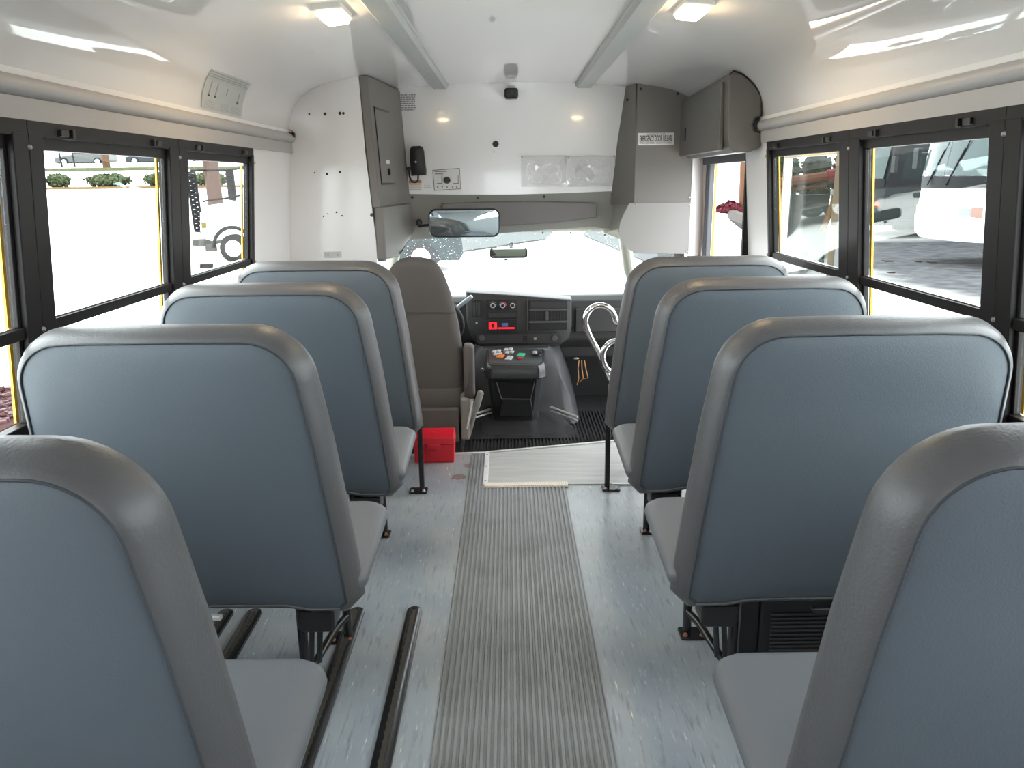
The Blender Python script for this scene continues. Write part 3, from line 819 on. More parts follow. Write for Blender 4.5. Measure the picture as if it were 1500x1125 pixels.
LAB = {(-1, 0): 'grey bus seat nearest the camera on the left side, partly out of frame',
       (-1, 1): 'second grey bus seat on the left, wide back beside the near left window post',
       (-1, 2): 'third grey bus seat on the left, standing behind the foremost left seat',
       (-1, 3): 'foremost grey bus seat on the left, right behind the brown driver seat and red case',
       (1, 0): 'grey bus seat nearest the camera on the right side, cut off by the frame',
       (1, 1): 'second grey bus seat on the right, with the black heater box under it',
       (1, 2): 'third grey bus seat on the right, beside the narrow right window',
       (1, 3): 'foremost grey bus seat on the right, by the entrance door and chrome grab rail'}
for s in (-1, 1):
    for r in range(4):
        make_seat(s, r + 1, ROWS[r], LAB[(s, r)])

# heater under the right second seat
root = empty('floor_heater', (.85, 2.12, 0), 'black louvred heater box on the floor under the right second seat', 'heater')
mb = MB(); mb.box((.715, 2.03, .002), (1.12, 2.13, .235)); adopt(mb.build('housing', M['black'], smooth=0, bevel=.006), root)
mb = MB(); mb.hexa([(.66, 2.04, .004), (.712, 2.04, .004), (.712, 2.14, .004), (.66, 2.14, .004), (.66, 2.04, .20), (.712, 2.04, .30), (.712, 2.14, .30), (.66, 2.14, .20)])
adopt(mb.build('bracket', M['black'], smooth=0), root)
mb = MB()
for i in range(12): mb.box((.745, 2.024, .03 + i*.013), (1.08, 2.034, .036 + i*.013))
adopt(mb.build('louvres', M['dashline'], smooth=0), root)

# ------------------------------------------------------------------ driver's seat
root = empty('driver_seat', (-.50, 4.20, -.065), 'grey brown fabric driver seat with folded armrest behind the steering wheel', 'seat')
mb = MB()
def dring(d, ins, O):
    return [(a, 4.02 + d + (1.02 - b)*.12, b) for a, b in inset(O, ins)]
O = [(-.70, .20), (-.29, .20), (-.262, .24), (-.255, .40), (-.262, .55), (-.278, .68), (-.312, .84), (-.342, .93), (-.372, .985), (-.41, 1.012), (-.46, 1.022), (-.52, 1.022), (-.56, 1.015), (-.60, .99), (-.635, .94), (-.67, .84), (-.71, .68), (-.73, .55), (-.735, .40), (-.73, .24)]
mb.loops([dring(0, .10, O), dring(.0, .05, O), dring(.004, .030, O), dring(.012, .014, O), dring(.03, .002, O), dring(.07, 0, O), dring(.12, .012, O), dring(.14, .04, O), dring(.145, .10, O)])
bk = adopt(mb.build('backrest', M['dseat'], smooth=60), root)
mb = MB(); mb.tube([(-.275, 4.055 - .002, .735), (-.31, 4.052 - .002, .735), (-.70, 4.052 - .002, .742)], .0025, 5)
o = adopt(mb.build('seam', mat('driver seat seam', (.06, .05, .045), .8)), root)
mb = MB(); out = rrect(-.74, -.25, 4.10, 4.58, .05, 5)
mb.loops([[(a, b, .12) for a, b in inset(out, .02)], [(a, b, .14) for a, b in out], [(a, b, .30) for a, b in out], [(a, b, .345) for a, b in inset(out, .02)], [(a, b, .355) for a, b in inset(out, .06)]])
adopt(mb.build('cushion', M['dseat'], smooth=60), root)
mb = MB(); mb.box((-.70, 4.03, .03), (-.285, 4.08, .22)); adopt(mb.build('rear_skirt', M['dseat'], smooth=0, bevel=.01), root)
mb = MB(); mb.plateYZ([(4.03, .04), (4.50, .04), (4.55, .16), (4.40, .26), (4.15, .30), (4.05, .27)], -.275, -.225)
adopt(mb.build('side_cover', M['dplastic'], smooth=0, bevel=.015, seg=3), root)
mb = MB(); mb.box((-.72, 4.10, -.065), (-.27, 4.55, .04)); adopt(mb.build('pedestal', M['black'], smooth=0, bevel=.01), root)
A0, A1 = at(678, 506, Y=4.08), at(695, 583, Y=4.08)
mb = MB(); out = rrect(-.252, -.197, A1.z, A0.z, (.006, .012, .025, .012), 5)
mb.loops([[(a, 4.06, b) for a, b in inset(out, .008)], [(a, 4.068, b) for a, b in out], [(a, 4.15, b) for a, b in out], [(a, 4.16, b) for a, b in inset(out, .01)]])
adopt(mb.build('armrest', M['dseat'], smooth=50), root)
p0, p1, p2 = at(686, 638, Y=4.06), at(697, 600, Y=4.06), at(704, 575, Y=4.06)
mb = MB(); mb.tube([p0, p1], [.013, .011], 8); out = [(p1 - Vector((.016, 0, 0))), ]
mb.tube([p1 - Vector((0, 0, .01)), p1.lerp(p2, .3), p2, p2 + Vector((.003, 0, .008))], [.012, .018, .018, .012], 8)
adopt(mb.build('recline_lever', M['dplastic'], smooth=60), root)
# hidden-side headroom of the seat belt stays with the seat
mb = MB(); q0, q1 = at(684, 628, Y=4.03), at(692, 588, Y=4.03)
mb.tube([q0, q1], .005, 6); adopt(mb.build('buckle_stalk', M['ltgrey']), root)

# red case
root = empty('red_case', (-.40, 3.86, 0), 'red plastic case with moulded latch on the floor behind the driver seat', 'case')
mb = MB(); mb.hexa([(-.500, 3.80, 0), (-.297, 3.80, 0), (-.300, 3.91, 0), (-.497, 3.91, 0), (-.500, 3.80, .098), (-.294, 3.80, .098), (-.294, 3.91, .098), (-.500, 3.91, .098)])
adopt(mb.build('body', M['red'], smooth=0, bevel=.006, seg=3), root)
mb = MB(); mb.hexa([(-.502, 3.797, .099), (-.292, 3.797, .099), (-.292, 3.912, .099), (-.502, 3.912, .099), (-.500, 3.803, .135), (-.294, 3.803, .135), (-.296, 3.905, .158), (-.498, 3.905, .158)])
adopt(mb.build('lid', M['red'], smooth=0, bevel=.006, seg=3), root)
mb = MB(); mb.box((-.435, 3.788, .075), (-.365, 3.800, .105)); mb.box((-.41, 3.784, .070), (-.39, 3.80, .080)); adopt(mb.build('latch', M['red'], smooth=0, bevel=.004), root)
mb = MB(); mb.cyl((-.40, 3.85, .142), (-.40, 3.85, .150), .010, 12); adopt(mb.build('button', M['red']), root)

# ------------------------------------------------------------------ steering wheel and lever
root = empty('steering_wheel', (-.50, 4.55, .60), 'black steering wheel mostly hidden behind the driver seat', 'steering wheel')
cw = Vector((-.475, 4.50, .60)); R_ = Matrix.Rotation(math.radians(-62), 4, 'X')
def wp(a, r): return cw + (R_ @ Vector((r*math.cos(a), r*math.sin(a), 0)))
mb = MB()
rg = []
for i in range(40):
    a = 2*PI*i/40; c = wp(a, .195); t = (wp(a, .21) - wp(a, .18)).normalized(); nn = (R_ @ Vector((0, 0, 1))).normalized()
    rg.append([c + (t*math.cos(2*PI*k/8) + nn*math.sin(2*PI*k/8))*.015 for k in range(8)])
rg.append(rg[0]); mb.loops(rg, False, False); bmesh.ops.remove_doubles(mb.bm, verts=mb.bm.verts, dist=1e-5)
adopt(mb.build('rim', M['dash'], smooth=80), root)
mb = MB()
for a in (0, PI, -PI/2): mb.tube([wp(a, .03), wp(a, .19)], [.022, .012], 8)
adopt(mb.build('spokes', M['dash'], smooth=60), root)
mb = MB(); nn = (R_ @ Vector((0, 0, 1))).normalized(); mb.cyl(cw - nn*.02, cw + nn*.02, .065, 20); adopt(mb.build('hub', M['dash'], bevel=.01), root)
mb = MB(); mb.tube([cw + (Vector((0, .10, -.05))), Vector((-.50, 4.85, .45))], .045, 12); adopt(mb.build('column', M['dash']), root)
l0, l1 = at(668, 452, Y=4.60), at(691, 434, Y=4.55)
mb = MB(); mb.tube([Vector((-.46, 4.66, .55)), l0, l0.lerp(l1, .75), l1], [.008, .011, .013, .011], 10); o = adopt(mb.build('shift_lever', M['stalk'], smooth=60), root); o['label'] = 'pale grey shift lever'

# ------------------------------------------------------------------ dashboard
YD = 4.75
root = empty('dashboard', (0, 4.95, .40), 'charcoal van dashboard with centre stack, vents and lit red radio', 'dashboard')
mb = MB()
mb.plateYZ([(4.86, .42), (4.84, .56), (4.86, .66), (4.92, .70), (5.66, .60), (5.66, .30), (5.0, .30)], -.98, .98)
adopt(mb.build('body', M['dash'], smooth=30, bevel=.02, seg=3), root)
S = [at(x, y, Y=YD) for x, y in ((682, 428), (760, 433), (838, 439), (838, 478), (834, 497), (820, 507), (800, 511), (715, 511), (698, 506), (688, 490), (683, 470))]
mb = MB()
o_ = [(p.x, p.z) for p in S]
mb.loops([[(a, YD + .004, b) for a, b in inset(o_, .012)], [(a, YD + .012, b) for a, b in inset(o_, .003)], [(a, YD + .03, b) for a, b in o_], [(a, YD + .16, b - .0) for a, b in o_]])
adopt(mb.build('centre_stack', M['dash'], smooth=50), root)
def panel(x0, y0, x1, y1, name, m, d0=.0, d1=.010, par=None, bevel=.002, yb=YD, r=.004):
    a, b = at(x0, y0, Y=yb), at(x1, y1, Y=yb)
    mb = MB(); mb.plateXZ(rrect(a.x, b.x, b.z, a.z, r, 3), yb - d0, yb + d1)
    return adopt(mb.build(name, m, smooth=0, bevel=bevel), par or root)
panel(691, 440, 704, 464, 'vent', M['dashdark'], .001)
mb = MB()
for i in range(5):
    a = at(693 + i*2.3, 442, Y=YD); b = at(693 + i*2.3, 463, Y=YD); mb.box((a.x - .0018, YD - .004, b.z), (a.x + .0018, YD + .002, a.z))
adopt(mb.build('vent_slats', M['dashline'], smooth=0), root)
panel(713, 440, 758, 453, 'heater_controls', M['dashdark'], .002)
for i, px_ in enumerate((722, 736.5, 751)):
    c = at(px_, 447.5, Y=YD); mb = MB(); mb.cyl((c.x, YD - .002, c.z), (c.x, YD - .006, c.z), .0155, 16); ring_o = adopt(mb.build('dial', M['knobwhite']), root)
    mb = MB(); mb.cyl((c.x, YD - .006, c.z), (c.x, YD - .022, c.z), .0115, 16, .009); adopt(mb.build('knob', M['black']), root)
mb = MB(); c = at(736.5, 447.5, Y=YD)
mb.tube([(c.x + .021*math.cos(a), YD - .004, c.z + .021*math.sin(a)) for a in (0, .35, .7, 1.05, 1.4, 1.75)], .003, 6); adopt(mb.build('heat_mark', M['redmark']), root)
mb = MB(); mb.tube([(c.x + .021*math.cos(a), YD - .004, c.z + .021*math.sin(a)) for a in (1.9, 2.2, 2.5, 2.8, 3.1)], .0018, 6); adopt(mb.build('cool_mark', mat('blue dial mark', (.15, .25, .6), .5)), root)
for px_ in (722, 751):
    c = at(px_, 447.5, Y=YD); mb = MB()
    for k in range(5):
        a = .3 + k*.62; mb.ball((c.x + .023*math.cos(a), YD - .003, c.z + .023*math.sin(a)), .0018, 4)
    adopt(mb.build('dial_marks', M['green' if px_ > 740 else 'knobwhite']), root)
panel(713, 456, 758, 467, 'storage_slot', M['dashdark'], .002)
panel(716, 458.5, 756, 465, 'slot_lip', M['dash'], .005, 0)
rad = panel(713, 469, 758, 485, 'radio', M['black'], .004)
panel(716, 472, 728, 482, 'display', M['redglow'], .006, 0, bevel=0, r=.001)
panel(720, 474, 724, 479.5, 'display_dial', M['black'], .0075, 0, bevel=0)
panel(729, 479.5, 754, 481.5, 'display_bar', M['redglow'], .006, 0, bevel=0, r=.0005)
panel(735, 473, 744, 478, 'radio_keys', M['blueglow'], .006, 0, bevel=0, r=.001)
panel(775, 440, 831, 483, 'vent_frame', M['dashdark'], .002)
for y0, y1 in ((452.3, 454), (470, 472)):
    panel(775, y0, 831, y1, 'vent_shelf', M['dashline'], .010, 0, bevel=0, r=.001)
mb = MB()
for i in range(11):
    a = at(780 + i*4.6, 456, Y=YD); b = at(780 + i*4.6, 469, Y=YD); mb.box((a.x - .002, YD - .005, b.z), (a.x + .002, YD - .001, a.z))
adopt(mb.build('vent_slats', M['dash'], smooth=0), root)
panel(799, 456, 803, 469, 'vent_tab', M['dashline'], .014, 0)
panel(777, 442, 829, 451, 'storage_tray', M['dash'], .003, 0)
panel(772, 438, 774, 484, 'stack_rib', M['dashline'], .005, 0, bevel=0, r=.001)
panel(711, 438, 712.3, 485, 'stack_rib', M['dashline'], .005, 0, bevel=0, r=.001)
panel(698, 490, 823, 502, 'lower_panel', M['dash'], .006, 0, r=.02)
for px_ in (706, 812):
    c = at(px_, 495, Y=YD); mb = MB(); mb.cyl((c.x, YD - .004, c.z), (c.x, YD - .012, c.z), .018, 16); adopt(mb.build('socket_cap', M['dashline'], bevel=.003), root)
panel(766, 491, 773, 500, 'switch', M['dashdark'], .009, 0)
c = at(784, 495.5, Y=YD); mb = MB(); mb.cyl((c.x, YD - .005, c.z), (c.x, YD - .010, c.z), .010, 14); adopt(mb.build('power_socket', M['bolt']), root)
c = at(698, 473, Y=YD); mb = MB(); mb.ball((c.x, YD, c.z), .006, 5); adopt(mb.build('indicator', M['ltgrey']), root)
# glove box half
g0, g1 = at(843, 452, Y=4.84), at(1000, 484, Y=4.84)
mb = MB(); mb.box((g0.x, 4.825, g1.z), (.95, 4.86, g0.z)); adopt(mb.build('glove_box', M['dash'], smooth=0, bevel=.006), root)
mb = MB(); mb.plateXZ([(-.98, .30), (.98, .30), (.98, .44), (-.98, .44)], 4.93, 5.0); adopt(mb.build('lower_dash', M['dashdark'], smooth=0), root)

mb = MB()
for k in range(3):
    p = at(848 + k*4, 528, Y=4.88)
    mb.tube([p, p + Vector((.008*(k-1), -.02, -.05)), p + Vector((.012*(k-1) + .01, -.02, -.11)), p + Vector((-.01, 0, -.16 + .02*k))], .0035, 6)
o = mb.build('loose_wires', mat('orange brown wire', (.45, .22, .07), .5))
tag(recentre(o, at(852, 540, Y=4.88)), 'loose orange brown wires hanging below the dashboard right of the console', 'wires')
mb = MB(); c = at(844, 525, Y=4.87); mb.ball(c, .012, 5, (1.6, 1, .7))
o = mb.build('connector', M['bolt']); tag(recentre(o, c), 'small brass coloured connector under the dashboard above the loose wires', 'connector')

# engine cover hump and the console on it
mb = MB()
rings = []
for y, w1, h in ((4.62, .30, .10), (4.66, .335, .30), (4.72, .345, .40), (4.85, .35, .44), (5.1, .36, .44)):
    rings.append([(.03 - w1 - .05, y, -.065), (.03 - w1, y, h*.35), (.03 - w1*.80, y, h*.85), (.03 - w1*.6, y, h), (.03 + w1*.6, y, h), (.03 + w1*.80, y, h*.85), (.03 + w1, y, h*.35), (.03 + w1 + .05, y, -.065)])
mb.loops(rings)
root = empty('engine_cover', (.03, 4.8, -.065), 'charcoal engine cover hump flaring to both sides of the black console', 'engine cover')
adopt(mb.build('shell', mat('engine cover plastic', (.045, .044, .047), .55, bump=(300, .2)), smooth=60, bevel=.01), root)
for s in (-1, 1):
    mb = MB()
    a, b = (at(806, 596, Y=4.60), at(846, 611, Y=4.48)) if s > 0 else (at(722, 598, Y=4.60), at(690, 608, Y=4.48))
    mb.tube([a, b], .008, 6); mb.tube([a + Vector((0, -.02, -.018)), b + Vector((0, -.02, -.018))], .006, 6)
    adopt(mb.build('edge_trim', M['alu'], smooth=60), root)
# rounded rubber hump in front of the engine cover
mb = MB()
rings = []
for k in range(7):
    t = k/6; y = 4.66 - .30*t; z = -.06 + .085*(1 - t)**1.6
    w1 = .30 + .10*t
    rings.append([(.04 - w1, y, -.066), (.04 - w1*.85, y, max(z, -.064)), (.04 - w1*.4, y - .02, max(z, -.063) + .006), (.04 + w1*.4, y - .02, max(z, -.063) + .006), (.04 + w1*.85, y, max(z, -.064)), (.04 + w1, y, -.066)])
mb.loops(rings)
o = mb.build('rubber_hump', M['cabmat'], smooth=70); tag(recentre(o, (.04, 4.45, -.066)), 'smooth black rubber swell of floor mat in front of the console base', 'floor mat')

console = root = empty('switch_console', (.03, 4.52, -.065), 'black switch console with open bin standing below the dashboard radio', 'console')
TF = [at(x, y, Y=4.42) for x, y in ((716, 530), (790, 524), (801, 521), (710, 523))]
ztop = .418
mb = MB()
O = [(-.150, 4.435), (-.120, 4.405), (.160, 4.400), (.205, 4.44), (.215, 4.66), (-.160, 4.66)]
B = [(-.135, 4.50), (-.105, 4.475), (.150, 4.47), (.185, 4.50), (.195, 4.68), (-.145, 4.68)]
C_ = [(-.115, 4.56), (-.09, 4.545), (.125, 4.54), (.16, 4.56), (.165, 4.68), (-.12, 4.68)]
def topz(x, y): return .395 + .10*(y - 4.40)/.26*.55
mb.loops([[(x, y, .29) for x, y in B], [(x, y, .30) for x, y in O], [(x, y, .37) for x, y in O], [(x, y, topz(x, y)) for x, y in inset(O, .012)]])
adopt(mb.build('head', M['console'], smooth=30, bevel=.008, seg=3), root)
# body: hollow bin
mb = MB()
def lerpP(t): return [(a[0] + (b[0]-a[0])*t, a[1] + (b[1]-a[1])*t) for a, b in zip(C_, B)]
sideL = lambda: None
zlo, zhi = -.055, .292
mb.loops([[(x, y, zlo) for x, y in C_], [(x, y, zlo + .02) for x, y in C_], [(x, y, zhi) for x, y in B]])
adopt(mb.build('body', M['console'], smooth=30, bevel=.01, seg=3), root)
# bin recess (dark) and its flared front lip
def fy(z): return 4.54 + (4.47 - 4.54)*(z - zlo)/(zhi - zlo)
bo = [(-.085, .262), (.135, .262), (.112, .135), (-.055, .138)]
mb = MB(); mb.loops([[(x, fy(z) - .003, z) for x, z in bo], [(x, fy(z) + .004, z) for x, z in bo]])
adopt(mb.build('bin_opening', M['dashdark'], smooth=0), root)
mb = MB()
mb.tube([(-.088, fy(.255) - .006, .262), (-.058, fy(.14) - .014, .137), (.115, fy(.14) - .014, .133), (.138, fy(.255) - .006, .262)], .004, 6)
adopt(mb.build('bin_rim', mat('console rim', (.10, .10, .10), .35), smooth=60), root)
mb = MB(); mb.hexa([(-.075, fy(.02) - .012, .0), (.132, fy(.02) - .012, .0), (.132, fy(.02) + .01, .0), (-.075, fy(.02) + .01, .0), (-.060, fy(.13) - .013, .130), (.116, fy(.13) - .013, .128), (.116, fy(.13) + .01, .128), (-.060, fy(.13) + .01, .130)])
adopt(mb.build('bin_front', M['console'], smooth=0, bevel=.006), root)
mb = MB(); mb.loops([[(x, y, topz(x, y) + .0005) for x, y in inset(O, .025)], [(x, y, topz(x, y) + .003) for x, y in inset(O, .028)]])
adopt(mb.build('switch_plate', M['consoletop'], smooth=0), root)
def sw(x, y, wx_, wy, m, name='rocker_switch', rot=-.35):
    c = Vector((x, y, topz(x, y) + .003)); Rm = Matrix.Translation(c) @ Matrix.Rotation(rot, 4, 'Z') @ Matrix.Rotation(.21, 4, 'X')
    mb = MB(); mb.box((-wx_/2, -wy/2, -.003), (wx_/2, wy/2, .010), Rm); o = adopt(mb.build(name, m, smooth=0, bevel=.003), root); return o, Rm
for bx_, by_ in ((-.098, 4.60), (-.028, 4.625)):
    for i in range(2):
        for j in range(2):
            sw(bx_ + i*.026 + j*.008, by_ - j*.045 + i*.006, .021, .032, M['ltgrey'])
sw(-.060, 4.525, .036, .050, M['orange']); sw(-.010, 4.495, .036, .055, M['ltgrey'])
sw(.060, 4.54, .040, .045, M['green']); sw(.055, 4.49, .024, .024, M['red'], 'push_button', 0)
c = Vector((.155, 4.55, topz(.15, 4.55))); mb = MB(); mb.cyl(c, c + Vector((0, 0, .012)), .034, 18); adopt(mb.build('dial_base', M['dashdark'], bevel=.003), root)
mb = MB(); mb.cyl(c + Vector((-.012, 0, .012)), c + Vector((-.012, 0, .028)), .013, 14); adopt(mb.build('knob', M['ltgrey'], bevel=.003), root)
for z in (.345, .365):
    pass
mb = MB(); mb.cyl((-.158, 4.47, .35), (-.168, 4.46, .35), .016, 12); adopt(mb.build('side_knob', M['steel'], bevel=.003), root)

console.location.z = -.0286; console.scale = (1, 1, .86)
# ------------------------------------------------------------------ grab rail
root = empty('grab_rail', (.55, 4.25, 0), 'polished steel grab rail bent in a loop beside the entrance steps', 'grab rail')
def smooth_path(P, n=6):
    P = [Vector(p) for p in P]; out = []
    for i in range(len(P) - 1):
        p0 = P[max(i-1, 0)]; p1 = P[i]; p2 = P[i+1]; p3 = P[min(i+2, len(P)-1)]
        for k in range(n):
            t = k/n
            out.append(.5*((2*p1) + (p2-p0)*t + (2*p0-5*p1+4*p2-p3)*t*t + (3*p1-p0-3*p2+p3)*t**3))
    out.append(P[-1]); return out
px_ = [(905, 585), (893, 553), (876, 515), (862, 488), (857.5, 470), (862, 456), (873, 448.5), (886, 449), (897, 457), (903, 472)]
P = [at(x, y, Y=4.30) for x, y in px_]
P = [Vector((.60, 4.34, -.065)), Vector((.595, 4.33, .15))] + P + [Vector((.62, 4.33, .62)), Vector((.72, 4.36, .60)), Vector((.78, 4.45, .60))]
mb = MB(); mb.tube(smooth_path(P), .0175, 12); adopt(mb.build('upper_loop', M['chrome'], smooth=80), root)
px_ = [(900, 548), (889, 540), (883, 525), (886, 510), (896, 501), (908, 500)]
P = [at(x, y, Y=4.22) for x, y in px_]
P = [Vector((.62, 4.26, -.05)), Vector((.585, 4.24, .28))] + P + [Vector((.62, 4.24, .52)), Vector((.66, 4.26, .40)), Vector((.66, 4.28, -.05))]
mb = MB(); mb.tube(smooth_path(P), .0155, 12); adopt(mb.build('lower_loop', M['chrome'], smooth=80), root)

# ------------------------------------------------------------------ mirrors
YM = 4.60
a, b = at(627, 306, Y=YM), at(733, 347, Y=YM)
root = empty('interior_mirror', ((a.x+b.x)/2, YM + .03, b.z), 'wide rounded driver mirror with black rim below the white bulkhead', 'mirror')
O = rrect(a.x, b.x, b.z, a.z, .045, 7)
mb = MB(); mb.loops([[(x, YM - .004, z) for x, z in inset(O, .010)], [(x, YM - .008, z) for x, z in inset(O, .005)], [(x, YM, z) for x, z in O], [(x, YM + .02, z) for x, z in inset(O, .002)], [(x, YM + .03, z) for x, z in inset(O, .03)]], False, True)
adopt(mb.build('rim', M['black'], smooth=50), root)
O2 = inset(O, .0095)
mb = MB(); mb.loops([[(x, YM - .004 - .004*(1 - f*f), z) for x, z in shrink(O2, f)] for f in (1, .9, .8, .65, .5, .3, .12, .02)], False, True)
adopt(mb.build('mirror_glass', M['mirror'], smooth=80), root)
mb = MB(); mb.tube([(a.x - .09, YC, a.z - .09), (a.x - .06, YM + .06, a.z - .10), (a.x + .03, YM + .03, a.z - .09)], .009, 8); mb.cyl((a.x - .09, YC + .01, a.z - .09), (a.x - .09, YC - .02, a.z - .09), .02, 12)
adopt(mb.build('bracket', M['black'], smooth=60), root)
YW = 5.14
a, b = at(717, 363, Y=YW), at(773, 378, Y=YW)
root = empty('windshield_mirror', ((a.x+b.x)/2, YW, b.z), 'small rear view mirror stuck on the windshield', 'mirror')
O = rrect(a.x, b.x, b.z, a.z, .022, 5)
mb = MB(); mb.loops([[(x, YW - .004, z) for x, z in inset(O, .004)], [(x, YW, z) for x, z in O], [(x, YW + .025, z) for x, z in inset(O, .008)], [(x, YW + .03, z) for x, z in inset(O, .02)]], False, True)
adopt(mb.build('shell', M['black'], smooth=50), root)
mb = MB(); mb.loops([[(x, YW - .0035, z) for x, z in inset(O, .0045)], [(x, YW - .004, z) for x, z in inset(O, .012)]], False, True)
adopt(mb.build('mirror_glass', mat('small mirror glass', (.36, .40, .33), .02, metal=1), smooth=80), root)
c = at(749, 358, Y=YW + .05)
mb = MB(); mb.tube([c + Vector((0, .0, 0)), at(748, 368, Y=YW + .02)], .012, 8); mb.cyl(c + Vector((0, -.01, 0)), c + Vector((0, .015, 0)), .016, 12); adopt(mb.build('mount', M['black']), root)
mb = MB(); c = at(741, 379, Y=YW); mb.cyl(c, c + Vector((0, 0, -.012)), .010, 8); adopt(mb.build('dip_lever', M['black']), root)

# ------------------------------------------------------------------ ceiling lamps
for s, px_, py_ in ((-1, 487, 20), (1, 1015, 13)):
    c = at(px_, py_, Z=ceil_z(.56*s) - .012)
    root = empty('dome_light', (c.x, c.y, c.z - .01), 'lit warm dome light on the ceiling, %s of the two' % ('left' if s < 0 else 'right'), 'lamp', 'ceiling dome lights')
    tilt = Matrix.Translation(c) @ Matrix.Rotation(s*.085, 4, 'Y')
    mb = MB(); out = rrect(-.048, .048, -.10, .10, .014, 4)
    mb.loops([[tilt @ Vector((x, y, .016)) for x, y in out], [tilt @ Vector((x, y, -.004)) for x, y in out], [tilt @ Vector((x, y, -.008)) for x, y in inset(out, .006)]])
    adopt(mb.build('base', M['lampbase'], smooth=40), root)
    mb = MB(); out = rrect(-.040, .040, -.09, .09, .012, 4)
    mb.loops([[tilt @ Vector((x, y, -.007)) for x, y in out], [tilt @ Vector((x, y, -.016)) for x, y in inset(out, .003)], [tilt @ Vector((x, y, -.020)) for x, y in inset(out, .010)]])
    adopt(mb.build('lens', M['lens'], smooth=40), root)

# ------------------------------------------------------------------ things on the bulkhead
def on_c(x, z, t): return Vector((x, YC - t, z))
# two way radio handset
c0 = at(611, 214, Y=YC); c1 = at(613, 257, Y=YC)
root = empty('radio_handset', (c0.x, YC, c1.z), 'black radio handset hanging on the left of the white bulkhead', 'handset')
O = [(-.040, -.088), (.048, -.083), (.050, -.06), (.040, .06), (.032, .078), (.02, .084), (-.030, .082), (-.042, .065), (-.044, .0), (-.040, -.07)]
cc = (c0 + c1)/2; cc.x += .002
mb = MB(); mb.loops([[(cc.x + x, YC - .004, cc.z + z) for x, z in inset(O, .006)], [(cc.x + x, YC - .012, cc.z + z) for x, z in O], [(cc.x + x, YC - .045, cc.z + z) for x, z in O], [(cc.x + x, YC - .055, cc.z + z) for x, z in inset(O, .012)]])
adopt(mb.build('body', M['black'], smooth=40), root)
mb = MB(); mb.cyl((cc.x - .008, YC - .054, cc.z - .008), (cc.x - .008, YC - .058, cc.z - .008), .006, 10); adopt(mb.build('indicator', M['ltgrey']), root)
mb = MB(); mb.tube(smooth_path([(cc.x + .0, YC - .03, cc.z - .085), (cc.x - .004, YC - .03, cc.z - .115), (cc.x - .028, YC - .03, cc.z - .125), (cc.x - .05, YC - .028, cc.z - .10), (cc.x - .056, YC - .024, cc.z - .055)]), .0055, 8); adopt(mb.build('cord', M['black'], smooth=80), root)
mb = MB(); mb.cyl((cc.x - .056, YC, cc.z - .045), (cc.x - .056, YC - .03, cc.z - .045), .012, 12); adopt(mb.build('hook', M['black']), root)
def sheet(name, px0, py0, px1, py1, m, label, cat, t=.002, r=.002, Y=YC, parent=None):
    a, b = at(px0, py0, Y=Y), at(px1, py1, Y=Y)
    mb = MB(); mb.plateXZ(rrect(a.x, b.x, b.z, a.z, r, 2), Y - t, Y)
    o = mb.build(name, m, smooth=0); recentre(o, ((a.x+b.x)/2, Y, b.z))
    if label: tag(o, label, cat)
    return o, a, b
def lines(parent, a, b, rows, m, Y=YC, t=.0028, name='print', seed=1):
    rnd = random.Random(seed); mb = MB()
    for i in range(rows):
        z = a.z - (a.z - b.z)*(i + .7)/(rows + .4); h = (a.z - b.z)/(rows + .4)*.22
        x = a.x + (b.x - a.x)*.06
        while x < b.x - (b.x - a.x)*.12:
            w_ = (b.x - a.x)*rnd.uniform(.06, .18); x1 = min(x + w_, b.x - (b.x-a.x)*.05)
            mb.box((x, Y - t, z - h), (x1, Y - .001, z + h)); x = x1 + (b.x - a.x)*.03
    return adopt(mb.build(name, m, smooth=0), parent)
o, a, b = sheet('notice_sticker', 585, 137, 611, 163, M['bulk'], 'small printed notice at the upper left of the white bulkhead', 'sticker'); lines(o, a, b, 8, M['inkgrey'], seed=2)
o, a, b = sheet('warning_sticker', 599, 264, 618, 279, M['sticker'], 'small warning sticker with orange heading below the radio handset', 'sticker')
mb = MB(); mb.box((a.x, YC - .003, a.z - .018), (b.x, YC - .001, a.z)); adopt(mb.build('heading', M['orangeprint'], smooth=0), o)
a2 = a.copy(); a2.z -= .02; lines(o, a2, b, 4, mat('tan print', (.50, .42, .34), .6), seed=3)
o, a, b = sheet('notice_sticker', 620, 268, 633, 276, M['bulk'], 'tiny faint sticker between the handset warning and the dial plate', 'sticker'); lines(o, a, b, 3, mat('lilac print', (.50, .48, .54), .6), seed=4)
# dial plate
a, b = at(634, 248, Y=YC), at(675, 277, Y=YC)
root = empty('dial_plate', ((a.x+b.x)/2, YC, b.z), 'white dial plate with black knob and lever diagrams on the bulkhead', 'dial plate')
mb = MB(); mb.plateXZ([(a.x, a.z - .006), (b.x - .004, a.z + .004), (b.x, b.z + .002), (a.x + .006, b.z - .006)], YC - .002, YC); adopt(mb.build('plate', M['sticker'], smooth=0), root)
mb = MB(); q = [(a.x, a.z - .006), (b.x - .004, a.z + .004), (b.x, b.z + .002), (a.x + .006, b.z - .006)]
mb.tube([(x, YC - .003, z) for x, z in q + q[:1]], .0016, 4); adopt(mb.build('border', M['ink']), root)
c = at(655, 264, Y=YC); mb = MB(); mb.cyl((c.x, YC - .002, c.z), (c.x, YC - .02, c.z), .021, 18, .018); adopt(mb.build('knob', M['black'], bevel=.003), root)
mb = MB()
